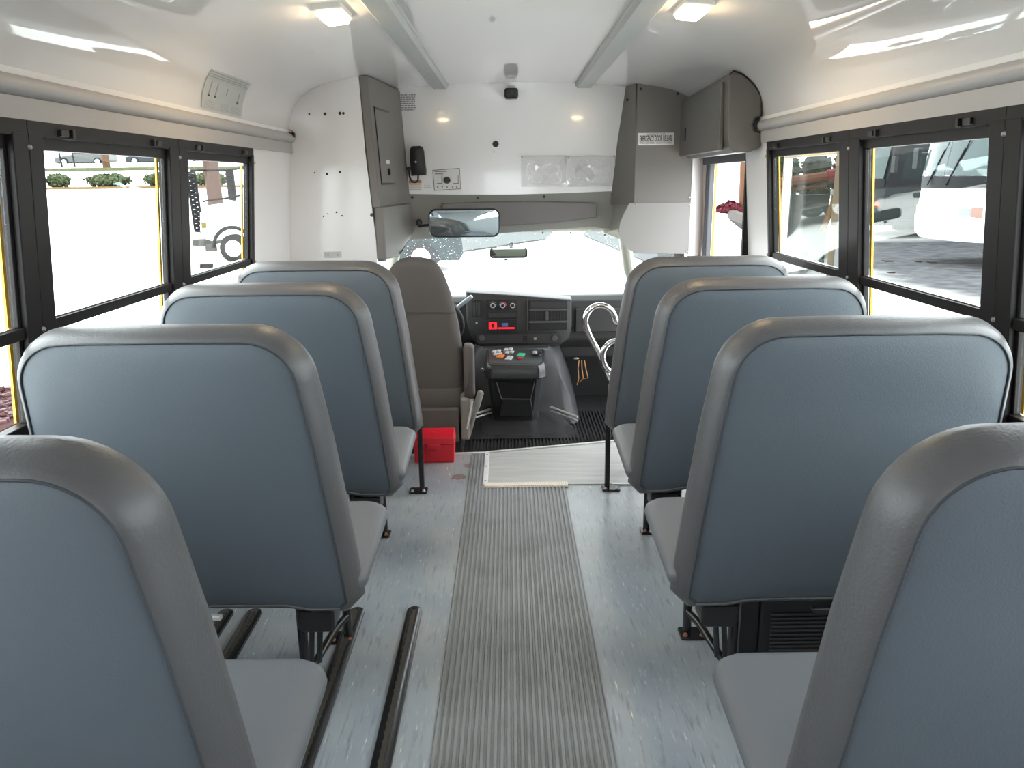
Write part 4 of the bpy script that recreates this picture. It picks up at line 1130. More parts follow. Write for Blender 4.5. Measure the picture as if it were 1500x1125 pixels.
for x in (647, 671):
    p = at(x, 257, Y=YC); q = at(x, 269, Y=YC); mb.box((p.x - .002, YC - .003, q.z), (p.x + .002, YC - .0015, p.z)); mb.box((p.x - .03, YC - .003, q.z - .003), (p.x + .002, YC - .0015, q.z + .004))
    adopt(mb.build('lever_diagram', M['inkgrey'], smooth=0), root); mb = MB()
for x in (641, 648, 655, 663, 669):
    p = at(x, 274, Y=YC); mb.box((p.x - .004, YC - .003, p.z - .004), (p.x + .004, YC - .0015, p.z + .004))
p = at(636, 251, Y=YC); mb.box((p.x + .004, YC - .003, p.z - .004), (p.x + .075, YC - .0015, p.z + .002)); mb.box((p.x + .004, YC - .003, p.z - .018), (p.x + .055, YC - .0015, p.z - .013))
adopt(mb.build('print', M['inkgrey'], smooth=0), root)
c = at(726, 211, Y=YC); root = empty('wall_plug', c, 'round black plug in the middle of the white bulkhead', 'plug')
mb = MB(); mb.cyl((c.x, YC, c.z), (c.x, YC - .012, c.z), .020, 20, .015); adopt(mb.build('cap', M['black'], bevel=.003), root)
mb = MB(); mb.cyl((c.x - .012, YC, c.z - .045), (c.x - .012, YC - .004, c.z - .045), .004, 8); adopt(mb.build('screw', M['inkgrey']), root)
c = at(749, 137, Y=YC - .02)
root = empty('camera_unit', c, 'small black camera at the top centre of the white bulkhead', 'camera')
O = [(-.040, -.018), (-.03, -.030), (.03, -.030), (.040, -.018), (.040, .014), (.032, .026), (-.032, .026), (-.040, .014)]
mb = MB(); mb.loops([[(c.x + x, YC - .075, c.z + z) for x, z in inset(O, .008)], [(c.x + x, YC - .065, c.z + z) for x, z in O], [(c.x + x, YC, c.z + z) for x, z in O]]); adopt(mb.build('housing', M['black'], smooth=30), root)
mb = MB(); mb.cyl((c.x, YC - .075, c.z - .004), (c.x, YC - .085, c.z - .004), .014, 16); adopt(mb.build('camera_lens', M['blackgloss']), root)
mb = MB(); mb.box((c.x - .022, YC - .055, c.z + .024), (c.x + .022, YC - .01, c.z + .040)); adopt(mb.build('bracket', M['ltgrey'], smooth=0), root)
# clear document pockets
for k, (x0, x1, lab) in enumerate(((763, 829, 'empty clear plastic pocket on the bulkhead, left of the pair'), (831, 900, 'clear plastic pocket on the bulkhead holding a white paper, right of the pair'))):
    a, b = at(x0, 229, Y=YC), at(x1, 273, Y=YC)
    root = empty('document_pocket', ((a.x+b.x)/2, YC, b.z), lab, 'pocket', 'clear document pockets')
    mb = MB(); nx, nz = 40, 24; rnd = random.Random(k + 11)
    ph = [rnd.uniform(0, 6) for _ in range(8)]
    rings = []
    for j in range(nz + 1):
        z = b.z + (a.z - b.z)*j/nz
        row = []
        for i in range(nx + 1):
            x = a.x + (b.x - a.x)*i/nx; u, v = i/nx, j/nz
            e = min(u, 1-u, v, 1-v)*8; e = min(e, 1)
            d = .006 + e*.022*(.3 + .8*abs(math.sin(4*u + 3*v + ph[0])) + .6*abs(math.sin(7*u - 5*v + ph[1])) + .4*math.sin(3*u + 9*v + ph[2]) + .3*abs(math.sin(13*u + 7*v + ph[3])))
            row.append((x, YC - d, z))
        rings.append(row)
    mb.loops(rings, False, False, closed=False); adopt(mb.build('pocket_film', M['pocket'], smooth=80), root)
    mb = MB(); mb.tube([(a.x, YC - .004, a.z), (b.x, YC - .004, a.z), (b.x, YC - .004, b.z), (a.x, YC - .004, b.z), (a.x, YC - .004, a.z)], .0022, 5); adopt(mb.build('welt', mat('pocket welt %d' % k, (.66, .65, .64), .3)), root)
    for x in (a.x + .006, b.x - .006):
        mb = MB(); mb.cyl((x, YC - .003, a.z - .004), (x, YC - .010, a.z - .004), .006, 10); adopt(mb.build('screw', M['bolt']), root)
    if k:
        mb = MB(); p, q = at(842, 241, Y=YC), at(872, 265, Y=YC); mb.plateXZ([(p.x, p.z), (q.x - .03, p.z + .004), (q.x, q.z + .03), (q.x - .03, q.z), (p.x, q.z + .01)], YC - .004, YC - .002)
        o = mb.build('paper_card', M['sticker'], smooth=0); recentre(o, ((p.x+q.x)/2, YC - .003, q.z)); tag(o, 'white paper card tucked inside the right clear pocket', 'paper')

# emergency door release sign
a, b = at(934.5, 195, Y=YR), at(987, 212, Y=YR)
root = empty('release_sign', ((a.x+b.x)/2, YR, b.z), 'white EMERGENCY DOOR RELEASE sign on the grey right front panel', 'sign')
mb = MB(); mb.box((a.x, YR - .003, b.z), (b.x, YR, a.z)); adopt(mb.build('plate', M['sticker'], smooth=0), root)
cx_, cz_, hh, ww = (a.x+b.x)/2, (a.z+b.z)/2, a.z - b.z, b.x - a.x
text_mesh('lettering', 'EMERGENCY DOOR RELEASE', .046, M['ink'], lambda x, y, z: Vector((cx_ + x, YR - .0038 - z, cz_ + .001 + y*1.0)), root, squash=.315, bold=.0006)
text_mesh('lettering', 'EMERGENCY EXIT', .015, M['inkgrey'], lambda x, y, z: Vector((cx_ + x, YR - .0038 - z, cz_ + hh*.36 + y)), root, squash=.85)
text_mesh('lettering', 'PULL HANDLE - PUSH TO OPEN', .015, M['inkgrey'], lambda x, y, z: Vector((cx_ + x, YR - .0038 - z, cz_ - hh*.34 + y)), root, squash=.85)

# instruction sticker on the left cove of the ceiling: bent to the cove
pa = [(i, PROF[24 - i]) for i in range(0, 9)]
def cove(t):   # t 0 bottom .. 1 top along the left cove from z 1.655 to 1.85
    pts_ = [(-a, b) for a, b in PROF[1:5]]
    L = [0]
    for p, q in zip(pts_, pts_[1:]): L.append(L[-1] + math.hypot(q[0]-p[0], q[1]-p[1]))
    d = t*L[-1]
    for k in range(len(pts_) - 1):
        if d <= L[k+1] + 1e-9:
            f = (d - L[k])/(L[k+1] - L[k]); p, q = pts_[k], pts_[k+1]
            tx, tz = q[0]-p[0], q[1]-p[1]; n_ = Vector((tz, 0, -tx)).normalized()
            return Vector((p[0] + (q[0]-p[0])*f + CX, 0, p[1] + (q[1]-p[1])*f)), n_
    return cove(.999)
SY0, SY1 = 3.02, 3.46
root = empty('instruction_sticker', (-1.09, (SY0+SY1)/2, 1.66), 'grey seat belt instruction sticker with diagrams on the left ceiling cove', 'sticker')
def cove_patch(mb, u0, u1, v0, v1, t0, t1, n=6):
    A, B2 = [], []
    for k in range(n + 1):
        p, n_ = cove(v0 + (v1 - v0)*k/n)
        A.append((p + n_*t0, p + n_*t1))
    y0, y1 = SY0 + (SY1-SY0)*u0, SY0 + (SY1-SY0)*u1
    rings = [[Vector((a.x, y0, a.z)), Vector((a.x, y1, a.z)), Vector((b.x, y1, b.z)), Vector((b.x, y0, b.z))] for a, b in A]
    mb.loops(rings)
mb = MB(); cove_patch(mb, 0, 1, .02, .93, .001, .004, 14); adopt(mb.build('sheet', M['stickergrey'], smooth=60), root)
mb = MB()
for v, u1 in ((.88, .98), (.82, .90), (.765, .97)): cove_patch(mb, .02, u1, v, v + .022, .004, .0052, 2)
for u, v0, v1 in ((.12, .34, .68), (.27, .34, .66), (.52, .42, .60), (.84, .28, .58)): cove_patch(mb, u, u + .02, v0, v1, .004, .0052, 5)
for i in range(5):
    for u in (.06, .45, .72): cove_patch(mb, u, u + .2 - .03*(i % 2), .06 + .035*i, .068 + .035*i, .004, .0052, 1)
adopt(mb.build('print', M['inkfaint'], smooth=0), root)
mb = MB()
for u in (.11, .26, .83): cove_patch(mb, u, u + .045, .31, .345, .004, .0054, 1)
adopt(mb.build('bold_marks', M['ink'], smooth=0), root)

# ------------------------------------------------------------------ locker above the door
root = empty('overhead_locker', (1.0, 4.1, 1.50), 'dark grey overhead locker above the entrance door', 'locker')
LY = 3.665
def lk(y):   # section of the locker at depth y (x inner slopes)
    t = (y - LY)/(YR - LY)
    xi = .978 + .026*t
    P = [(xi + .012, 1.530), (xi, 1.60), (xi - .005, ceil_z(xi - .005) - .035), (xi + .012, ceil_z(xi + .012) - .012)]
    for x in (1.03, 1.06, 1.085, 1.102, 1.116): 
        P.append((x, min(ceil_z(x), 1.90) - .006))
    P += [(1.122, 1.665), (1.096, 1.652), (1.086, 1.625), (1.096, 1.600), (1.126, 1.592), (1.132, 1.530), (1.08, 1.508), (xi + .04, 1.508)]
    return P
mb = MB(); mb.loops([[(x, y, z) for x, z in lk(y)] for y in (LY, LY + .02, 4.3, YR - .005)]); adopt(mb.build('case', M['cabinet'], smooth=30, bevel=.006, seg=3), root)
mb = MB()
mb.tube([(x, LY + .002, z) for x, z in lk(LY)[2:14]], .004, 6); adopt(mb.build('edge_seal', M['black'], smooth=60), root)
def lkin(y, z, o):
    t = (y - LY)/(YR - LY); return (.978 + .026*t - .005*(z-1.6)/.25 - o, y, z)
mb = MB(); y0, y1, z0, z1 = LY + .08, YR - .02, 1.520, 1.815
mb.hexa([lkin(y0, z0, -.002), lkin(y0, z0, .022), lkin(y1, z0, .022), lkin(y1, z0, -.002), lkin(y0, z1, -.002), lkin(y0, z1, .016), lkin(y1, z1, .016), lkin(y1, z1, -.002)])
do = adopt(mb.build('door', M['cabinet'], smooth=0, bevel=.006), root)
mb = MB(); y0, y1, z0, z1 = 4.52, 4.57, 1.60, 1.665
mb.hexa([lkin(y0, z0, .018), lkin(y0, z0, .025), lkin(y1, z0, .025), lkin(y1, z0, .018), lkin(y0, z1, .018), lkin(y0, z1, .023), lkin(y1, z1, .023), lkin(y1, z1, .018)])
o = mb.build('finger_slot', M['black'], smooth=0); o.parent = do

# opened door leaf outside the right windows
root = struct(empty('door_2', (1.42, 3.35, -.4)))
def leaf_box(name, y0, y1, z0, z1, x0, x1, m):
    mb = MB(); mb.box((x0, y0, z0), (x1, y1, z1)); return adopt(mb.build(name, m, smooth=0, bevel=.004), root)
LX = 1.40
yA, yB = at(1150, 300, X=LX).y, at(1231, 300, X=LX).y
leaf_box('leaf_stile', yB - .03, yB + .04, -.4, 1.52, LX - .02, LX + .02, M['doorgrey'])
leaf_box('leaf_stile', yA - .008, yA + .012, -.4, 1.52, LX - .02, LX + .02, M['ltgrey'])
leaf_box('leaf_rail', yB, yA, 1.49, 1.55, LX - .02, LX + .02, mat('pale grey door rail', (.30, .32, .36), .5))
leaf_box('leaf_glass', yB, yA, .0, 1.49, LX - .003, LX + .003, M['glass'])
leaf_box('leaf_panel', yB, yA, -.4, .0, LX - .015, LX + .015, M['yellow'])

# ------------------------------------------------------------------ outside
G = -.65
def hgt(x, y):
    if y < 22: return G
    if y < 50:
        t = (y - 22)/28; return G + 1.85*(t*t*(3 - 2*t)*.5 + t*.5)
    return G + 1.85 + (y - 50)*.105
mb = MB()
ys = [-40, -10, 0, 10, 20, 22, 23, 24, 25, 26, 27, 28, 30, 32, 34, 36, 38, 40, 42, 44, 46, 48, 50, 55, 60, 65, 70, 80, 100, 140]
xs = [-120, -80, -60, -40, -20, -8, 0, 8, 20, 40, 60, 100]
V = [[mb.v((x, y, hgt(x, y))) for x in xs] for y in ys]
for j in range(len(ys)-1):
    for i in range(len(xs)-1): mb.face([V[j][i], V[j][i+1], V[j+1][i+1], V[j+1][i]])
o = struct(mb.build('floor_ground', M['ground'], smooth=80))

def blob(name, c, size, m, label, cat, group=None, n=260, leaf=.09, seed=1):
    """a shrub: a lumpy core with many small leaf faces over it"""
    rnd = random.Random(seed); mb = MB()
    mb.ball(c, 1, 8, (size[0]*.42, size[1]*.42, size[2]*.42))
    for k in range(n):
        th = rnd.uniform(0, 2*PI); u = rnd.uniform(-1, 1); q = math.sqrt(1 - u*u); r = rnd.uniform(.36, .52)
        p = Vector((c[0] + size[0]*r*q*math.cos(th), c[1] + size[1]*r*q*math.sin(th), c[2] + size[2]*r*u))
        a = Vector((rnd.uniform(-1, 1), rnd.uniform(-1, 1), rnd.uniform(-1, 1))).normalized()*leaf; b = a.cross(Vector((rnd.uniform(-1, 1), rnd.uniform(-1, 1), rnd.uniform(-1, 1)))).normalized()*leaf
        mb.quad(p - a, p - b, p + a, p + b)
    o = mb.build(name, m, smooth=0); recentre(o, (c[0], c[1], c[2] - size[2]*.5)); tag(o, label, cat, group); return o
YH = 50
def gx(px, y=275, Y=YH): return at(px, y, Y=Y)
for k, (x0, x1, lab) in enumerate(((58, 92, 'low clipped hedge bush at the left end of the far curb'), (115, 183, 'long low hedge bush in the middle of the far curb'), (202, 252, 'low hedge bush of the far curb left of the work truck'), (268, 330, 'low hedge bush of the far curb behind the truck rack'))):
    a, b = gx(x0), gx(x1); c = (a + b)/2
    blob('hedge_bush', (c.x, YH + .9, hgt(0, YH) + .50), (b.x - a.x, 1.3, .85), M['leaf'], lab, 'bush', 'hedge bushes on the far curb', 420, .10, k)
mb = MB(); mb.box((-60, YH - .6, hgt(0, YH) - .2), (-12, YH + .1, hgt(0, YH) + .12)); o = mb.build('curb', M['curbyellow'], smooth=0); tag(recentre(o, (-36, YH - .3, hgt(0, YH))), 'yellow painted curb in front of the far hedge bushes', 'curb')
mb = MB(); mb.box((-60, YH + .1, hgt(0, YH) - .2), (-12, YH + 1.6, hgt(0, YH) + .10)); o = mb.build('hedge_bed', M['mulch'], smooth=0); tag(recentre(o, (-36, YH + 1, hgt(0, YH))), 'bark covered bed under the far hedge bushes', 'planting bed')
yg = 62; mb = MB(); mb.box((-75, yg, hgt(0, yg) - .3), (-14, yg + 2.5, hgt(0, yg) + .25)); o = mb.build('grass_verge', M['grass'], smooth=0); tag(recentre(o, (-44, yg + 1, hgt(0, yg))), 'strip of grass verge beyond the far road', 'grass', None, 'stuff')
p = at(157, 248, Y=64); mb = MB(); mb.tube([(p.x, 64, p.z - .3), (p.x - .1, 64, p.z + 5)], [.30, .24], 8); o = mb.build('tree_trunk', M['tanwood']); tag(recentre(o, (p.x, 64, p.z - .3)), 'slim pale tree trunk in front of the parked cars far left', 'tree trunk')
# chain link fence posts far left
for k, px in enumerate((64, 92, 111)):
    p = at(px, 246, Y=66); mb = MB(); mb.tube([(p.x, 66, p.z - .5), (p.x - .3, 66, p.z + 4)], .07, 6); o = mb.build('fence_post', M['fence']); tag(recentre(o, (p.x, 66, p.z - .5)), ('leftmost thin fence post beyond the far verge', 'middle thin fence post beyond the far verge', 'thin fence post just left of the silver car')[k], 'fence post', 'far fence posts')

def car(name, c, length, paint, label, heading=0, cat='car', wheel_r=.34):
    """side profile body with cabin, glass and four wheels; x along the car, nose toward -x"""
    root = empty(name, c, label, cat)
    Rz = Matrix.Rotation(heading, 4, 'Z'); L = length
    def T(x, y, z): return Rz @ Vector((x, y, z))
    low = [(-L/2, .35), (-L/2 + .05, .70), (-L*.30, .88), (-L*.16, .95), (L*.34, .98), (L/2 - .05, .90), (L/2, .45), (L/2 - .1, .28), (-L/2 + .1, .26)]
    mb = MB(); mb.loops([[T(x, y, z) for x, z in (low if k else inset(low, .06))] for k, y in ((0, -.88), (1, -.80), (1, .80), (0, .88))]); b = mb.build('body', paint, root, smooth=30)
    cab = [(-L*.20, .93), (-L*.07, 1.38), (L*.02, 1.45), (L*.20, 1.43), (L*.36, .96)]
    mb = MB(); mb.loops([[T(x, y, z) for x, z in cab] for y in (-.72, .72)]); mb.build('cabin', paint, root, smooth=0)
    g = [(-L*.165, .97), (-L*.065, 1.34), (L*.19, 1.37), (L*.30, .98)]
    mb = MB(); mb.loops([[T(x, y, z) for x, z in g] for y in (-.735, .735)]); mb.build('side_glass', M['carglass'], root, smooth=0)
    for sx in (-L*.31, L*.30):
        for sy in (-.86, .86):
            w = MB(); w.tube([T(sx, sy - .1, wheel_r), T(sx, sy - .08, wheel_r), T(sx, sy + .08, wheel_r), T(sx, sy + .1, wheel_r)], [wheel_r*.9, wheel_r, wheel_r, wheel_r*.9], 20); wo = w.build('wheel', M['tire'], root)
            h = MB(); d = -.105 if sy < 0 else .105; h.cyl(T(sx, sy + d*.95, wheel_r), T(sx, sy + d*1.1, wheel_r), wheel_r*.62, 16); h.build('hubcap', M['hub'], wo)
    return root
def on_ground(px, py):
    y = 8.0
    while y < 90:
        p = at(px, py, Y=y)
        if p.z <= hgt(p.x, y): return Vector((p.x, y, hgt(p.x, y)))
        y += .1
    return at(px, py, Z=G)
p = at(128, 243, Y=70); car('parked_car', (p.x, 70, hgt(0, 70) - .3), 4.6, M['carsilver'], 'silver car parked beyond the fence far left', 0)
p = at(184, 242, Y=70); car('parked_car', (p.x + 2.6, 70, hgt(0, 70) - .3), 4.4, M['carblue'], 'dark blue car parked right of the pale tree trunk', 0)
p = at(222, 241, Y=72); car('parked_car', (p.x + 6.0, 70.5, hgt(0, 72) - .2), 4.2, M['carwhite'], 'white car parked beyond the blue car, far left', 0)
p = at(623, 372, Y=19); 
car('parked_car', (p.x - 4.8*.30, 19.0, G), 4.8, M['cardark'], 'dark green grey car seen through the rain covered windshield', 0, wheel_r=.36)
M['wet'] = mat('dark wet asphalt', (.018, .023, .022), .7, spec=.1)
for nm_, q, lab in (('wet_strip', (655, 805, (336, 334), (374, 352)), 'dark wet asphalt strip right of the dark car, seen through the windshield'), ('wet_strip', (852, 985, (332, 330), (346, 400)), 'dark wet patch of road at the right end of the windshield')):
    mb = MB(); (xa_, xb_, lo_, hi_) = q; gp = []; rows_ = []
    for j in range(7):
        row = []
        for i in range(9):
            u, v = i/8, j/6
            p_ = on_ground(xa_ + (xb_ - xa_)*u + 6*math.sin(3*v + u), lo_[0] + (lo_[1]-lo_[0])*u + ((hi_[0] + (hi_[1]-hi_[0])*u) - (lo_[0] + (lo_[1]-lo_[0])*u))*v); row.append(p_ + Vector((0, 0, .05))); gp.append(p_)
        rows_.append(row)
    mb.loops(rows_, False, False, closed=False); o = mb.build(nm_, M['wet'], smooth=0); tag(recentre(o, gp[0]), lab, 'puddle')

# white work truck with a black rack over its bumper
pw = at(342, 357.0, Y=21.0)
root = empty('work_truck', (pw.x, 21.0, G), 'white work truck with black pipe rack, seen through the front left window', 'truck')
X0, Yt, = pw.x, 21.0
def tx(x, y, z): return (X0 + x*1.06, Yt + y, G + z*1.06)
mb = MB(); prof = [(-.72, .62), (-.80, .80), (-.76, 1.25), (-.60, 1.42), (.30, 1.52), (.62, 1.55), (1.0, 1.95), (1.2, 2.1), (3.2, 2.1), (3.2, .55), (.55, .50)]
arch = [(.50*math.cos(a), .38 + .50*math.sin(a)) for a in [PI*k/8 for k in range(9)]]
prof = prof[:-1] + [(.52, .50)] + arch[1:-1] + [(-.52, .55)]
mb.loops([[tx(x, -.0, z) for x, z in prof], [tx(x, 1.9, z) for x, z in prof]]); adopt(mb.build('body', M['carwhite'], smooth=0, bevel=.05, seg=3), root)
mb = MB(); mb.tube([tx(.49*math.cos(a), -.01, .40 + .49*math.sin(a)) for a in [PI*k/12 for k in range(13)]], .05, 8); adopt(mb.build('wheel_arch', M['rackblack'], smooth=60), root)
mb = MB(); mb.tube([tx(0, .0, .37), tx(0, -.06, .37), tx(0, .22, .37)], .37, 28) if False else mb.tube([tx(0, -.05, .37), tx(0, -.02, .37), tx(0, .20, .37), tx(0, .23, .37)], [.32, .37, .37, .32], 28)
w = adopt(mb.build('wheel', M['tire'], smooth=50), root)
mb = MB(); mb.tube([tx(0, -.055, .37), tx(0, -.07, .37)], [.22, .19], 20); o = mb.build('hubcap', M['hub']); adopt(o, root)
mb = MB(); mb.box(tx(-1.02, -.05, .42), tx(-.70, 1.95, .60)); mb.box(tx(-.72, -.02, .30), tx(-.42, .06, .50)); adopt(mb.build('bumper', mat('grey bumper', (.042, .040, .036), .6, spec=.1), smooth=0, bevel=.04), root)
mb = MB(); mb.box(tx(-.74, -.02, .88), tx(-.62, .03, 1.02)); adopt(mb.build('marker_lamp', mat('yellow lamp', (.09, .062, .004), .4, spec=.1), smooth=0), root)
def lattice(mb, a, b, w_, n_):
    a, b = Vector(a), Vector(b)
    for d in (-w_/2, w_/2): mb.tube([a + Vector((d, 0, 0)), b + Vector((d, 0, 0))], .032, 6)
    for k in range(n_):
        t0, t1 = k/n_, (k+.5)/n_; p, q = a.lerp(b, t0), a.lerp(b, t1); s_ = 1 if k % 2 else -1
        mb.tube([p + Vector((-s_*w_/2, 0, 0)), q + Vector((s_*w_/2, 0, 0))], .034, 5)
r0, r1 = at(292, 340, Y=21.1), at(279, 250, Y=21.1); r2, r3 = at(341, 293, Y=21.4), at(336, 249, Y=21.4)
mb = MB(); lattice(mb, r0, r1, .20, 26); adopt(mb.build('rack_post', M['rackblack'], smooth=0), root)
mb = MB(); lattice(mb, r2, r3, .16, 15); adopt(mb.build('rack_post', M['rackblack'], smooth=0), root)
mb = MB(); mb.tube([r1, r3, r3 + Vector((.9, .2, .12))], .03, 6); mb.tube([at(297, 295, Y=21.2), at(341, 289, Y=21.4), at(356, 285, Y=21.5)], .03, 6); adopt(mb.build('rack_rail', M['rackblack'], smooth=60), root)
mb = MB(); c = at(364, 293, Y=20.8); mb.box((c.x - .05, c.y, c.z - .16), (c.x + .09, c.y + .1, c.z + .10)); adopt(mb.build('side_mirror', M['rackblack'], smooth=0, bevel=.03), root)
p, q = at(316, 300, Y=30), at(308, 235, Y=30)
mb = MB(); d = (q - p); mb.tube([p - d*.5, p, q, q + d], .27, 10); o = mb.build('utility_pole', M['wood']); tag(recentre(o, p - d*.5), 'leaning brown utility pole behind the white work truck', 'pole')
p = at(303, 393, Z=G); mb = MB(); mb.box((p.x - .15, p.y - .1, G), (p.x + .15, p.y + .1, G + .12)); o = mb.build('wheel_chock', M['rackblack'], smooth=0, bevel=.03); tag(recentre(o, (p.x, p.y, G)), 'small dark block on the ground below the truck bumper', 'block')

# puddle marks / cracks on the pale lot
for k, (px, py, r) in enumerate(((150, 399, .5), (205, 396, .18))):
    p = at(px, py, Z=G); mb = MB(); mb.plateXY([(p.x + r*1.6*math.cos(t*.524)*(1 + .3*math.sin(4*t)), p.y + r*.5*math.sin(t*.524)) for t in range(12)], G, G + .004)
    o = mb.build('wet_patch', mat('wet patch %d' % k, (.02, .02, .02), .6), smooth=0); tag(recentre(o, (p.x, p.y, G)), ('larger dark wet patch on the pale lot at the left', 'smaller dark wet patch on the pale lot at the left')[k], 'puddle')

# red bark bed close to the bus on the left
p0, p1 = at(0, 640, Z=G), at(30, 575, Z=G)
mb = MB(); mb.plateXY([(-9, p0.y - 3), (p1.x + .6, p0.y - 3), (p1.x + .7, p1.y), (-9, p1.y + .3)], G, G + .03); o = mb.build('bark_bed', M['mulch'], smooth=0); tag(recentre(o, (-5.5, p0.y - .5, G)), 'red bark bed beside the left wall of the bus', 'planting bed')
rnd = random.Random(5)
for nm_, m_, N in (('bark_chips', M['mulch'], 700), ('pale_bark_chips', M['mulchpale'], 500)):
    mb = MB()
    for k in range(N):
        x = rnd.uniform(p0.x - 1.2, p1.x + .55); y = rnd.uniform(p0.y - .8, p1.y + .05); r = rnd.uniform(.02, .05)
        Rm = Matrix.Translation((x, y, G + .04)) @ Matrix.Rotation(rnd.uniform(0, 6), 4, 'Z') @ Matrix.Rotation(rnd.uniform(-.4, .4), 4, 'X')
        mb.box((-r, -r*.4, -.008), (r, r*.4, .012), Rm)
    o = mb.build(nm_, m_, smooth=0); tag(recentre(o, (-5.5, p0.y, G)), 'loose %s bark chips scattered over the red bark bed' % ('dark red' if 'pale' not in nm_ else 'pale pinkish'), 'bark', None, 'stuff')
p = at(6, 352, Z=G); mb = MB(); mb.box((p.x - 14, p.y, G), (p.x + 1.2, p.y + .3, G + .15)); o = mb.build('curb', M['curb'], smooth=0); tag(recentre(o, (p.x - 6, p.y, G)), 'grey curb of a grass island at the far left window', 'curb')
mb = MB(); mb.box((p.x - 14, p.y + .3, G), (p.x + 1.2, p.y + 3.5, G + .2)); o = mb.build('grass_island', M['grass'], smooth=0); tag(recentre(o, (p.x - 6, p.y + 1.8, G)), 'grass island behind the grey curb at the far left window', 'grass', None, 'stuff')

# --- right side: motorhomes
def motorhome(name, c, heading, paint_hi, paint_lo, label, white=False):
    """class A coach, nose toward local -y; x across"""
    root = empty(name, c, label, 'motorhome')
    Rz = Matrix.Rotation(heading, 4, 'Z')
    def T(x, y, z): return Rz @ Vector((x, y, z))
    W, Lh, Hh = 1.25, 8.5, 3.2
    # cross sections along the nose profile: front curves in plan
    def planring(z, yf, crv):
        P = []
        for k in range(11):
            u = -1 + 2*k/10; P.append(T(u*W, yf + crv*abs(u)**2.5, z))
        return P + [T(W, Lh, z), T(-W, Lh, z)]
    lo = MB(); lo.loops([planring(.50, .06, .30), planring(.62, -.06, .30), planring(.95, -.08, .28), planring(1.10, -.02, .28), planring(1.54, .02, .28)])
    lo.build('lower_body', paint_lo, root, smooth=40)
    hi = MB(); hi.loops([planring(1.54, .02, .28), planring(2.85, .28, .25), planring(3.1, .5, .2), planring(3.2, .9, .2)]); hi.build('upper_body', paint_hi, root, smooth=40)
    # windshield as its own curved sheet, two halves
    for s_ in (-1, 1):
        g = MB(); rr = []
        for z, yf in ((1.78, .075), (2.25, .16), (2.74, .255)):
            row = []
            for k in range(7):
                u = s_*(.02 + .92*k/6); row.append(T(u*W, yf + .26*abs(u)**2.5 - .065, z))
            rr.append(row)
        g.loops(rr, False, False, closed=False); g.build('windshield', M['rvglass'], root, smooth=60)
    dk = MB(); dk.loops([[T(u*W, .03 + .28*abs(u)**2.5 - .035, 1.53 + dz) for u in [-.98 + 1.96*k/10 for k in range(11)]] for dz in (0, .24)], False, False, closed=False); dk.build('cowl_band', M['rvdark'], root, smooth=60)
    for s_, x_ in ((-1, -.55), (1, .15)):
        wv = MB(); wv.tube([T(x_, -.02, 1.60), T(x_ + .35*1, .10, 2.30)], .018, 6); wv.tube([T(x_ + .1, .05, 1.70), T(x_ + .5, .15, 2.60)], .014, 6); wv.build('wiper', M['rackblack'], root)
    for s_ in (-1, 1):
        h = MB(); h.loops([[T(s_*W*u, -.045 + .28*u**2.5 - (.01), z) for u in (.50, .60, .70, .78)] for z in (.93, 1.16)], False, False, closed=False); h.build('headlamp', M['headlamp'], root, smooth=60)
        h = MB(); h.loops([[T(s_*W*u, -.05 + .28*u**2.5 - (.015), z + .05*(u - .84)) for u in (.78, .88, .97)] for z in (.90, 1.18)], False, False, closed=False); h.build('turn_signal', M['amber'], root, smooth=60)
        sg = MB(); sg.hexa([T(s_*(W + .004), .75, 1.75), T(s_*(W + .004), 1.9, 1.75), T(s_*(W - .01), 1.9, 1.75), T(s_*(W - .01), .75, 1.75), T(s_*(W + .004), .85, 2.5), T(s_*(W + .004), 1.9, 2.5), T(s_*(W - .01), 1.9, 2.5), T(s_*(W - .01), .85, 2.5)]); sg.build('side_glass', M['carglass'], root, smooth=0)
        mm = MB(); mm.tube([T(s_*W, .45, 2.25), T(s_*(W + .30), .30, 2.25)], .03, 6); mm.box((-.10, -.05, -.22), (.10, .06, .22), Matrix.Translation(T(s_*(W + .32), .30, 2.15)) @ Rz); mm.build('side_mirror', M['rvgrey'], root, smooth=0, bevel=.02)
        dr = MB(); q = [T(s_*(W + .003), y, z) for y, z in ((.9, .62), (2.6, .62), (2.6, 1.05), (2.2, 1.12), (.9, .98), (.9, .62))]; dr.tube(q, .012, 4); dr.build('hatch_line', M['rackblack'], root)
        for yy in (2.6, 6.8):
            w_ = MB(); w_.tube([T(s_*(W - .28), yy, .48), T(s_*(W - .01), yy, .48)], .48, 22); w_.build('wheel', M['tire'], root)
    return root
rv = motorhome('motorhome', (10.07, 18.75, G), math.radians(-84), M['carwhite'], M['carwhite'], 'white motorhome with dark cowl and orange turn lamp outside the right window')
rv.scale = (1, 1, 1.14)
rv = motorhome('motorhome', (11.1, 25.9, G), math.radians(-84), M['rvdark'], M['rvgrey'], 'charcoal motorhome parked behind the white motorhome at the right')
rv.scale = (1, 1, 1.10)

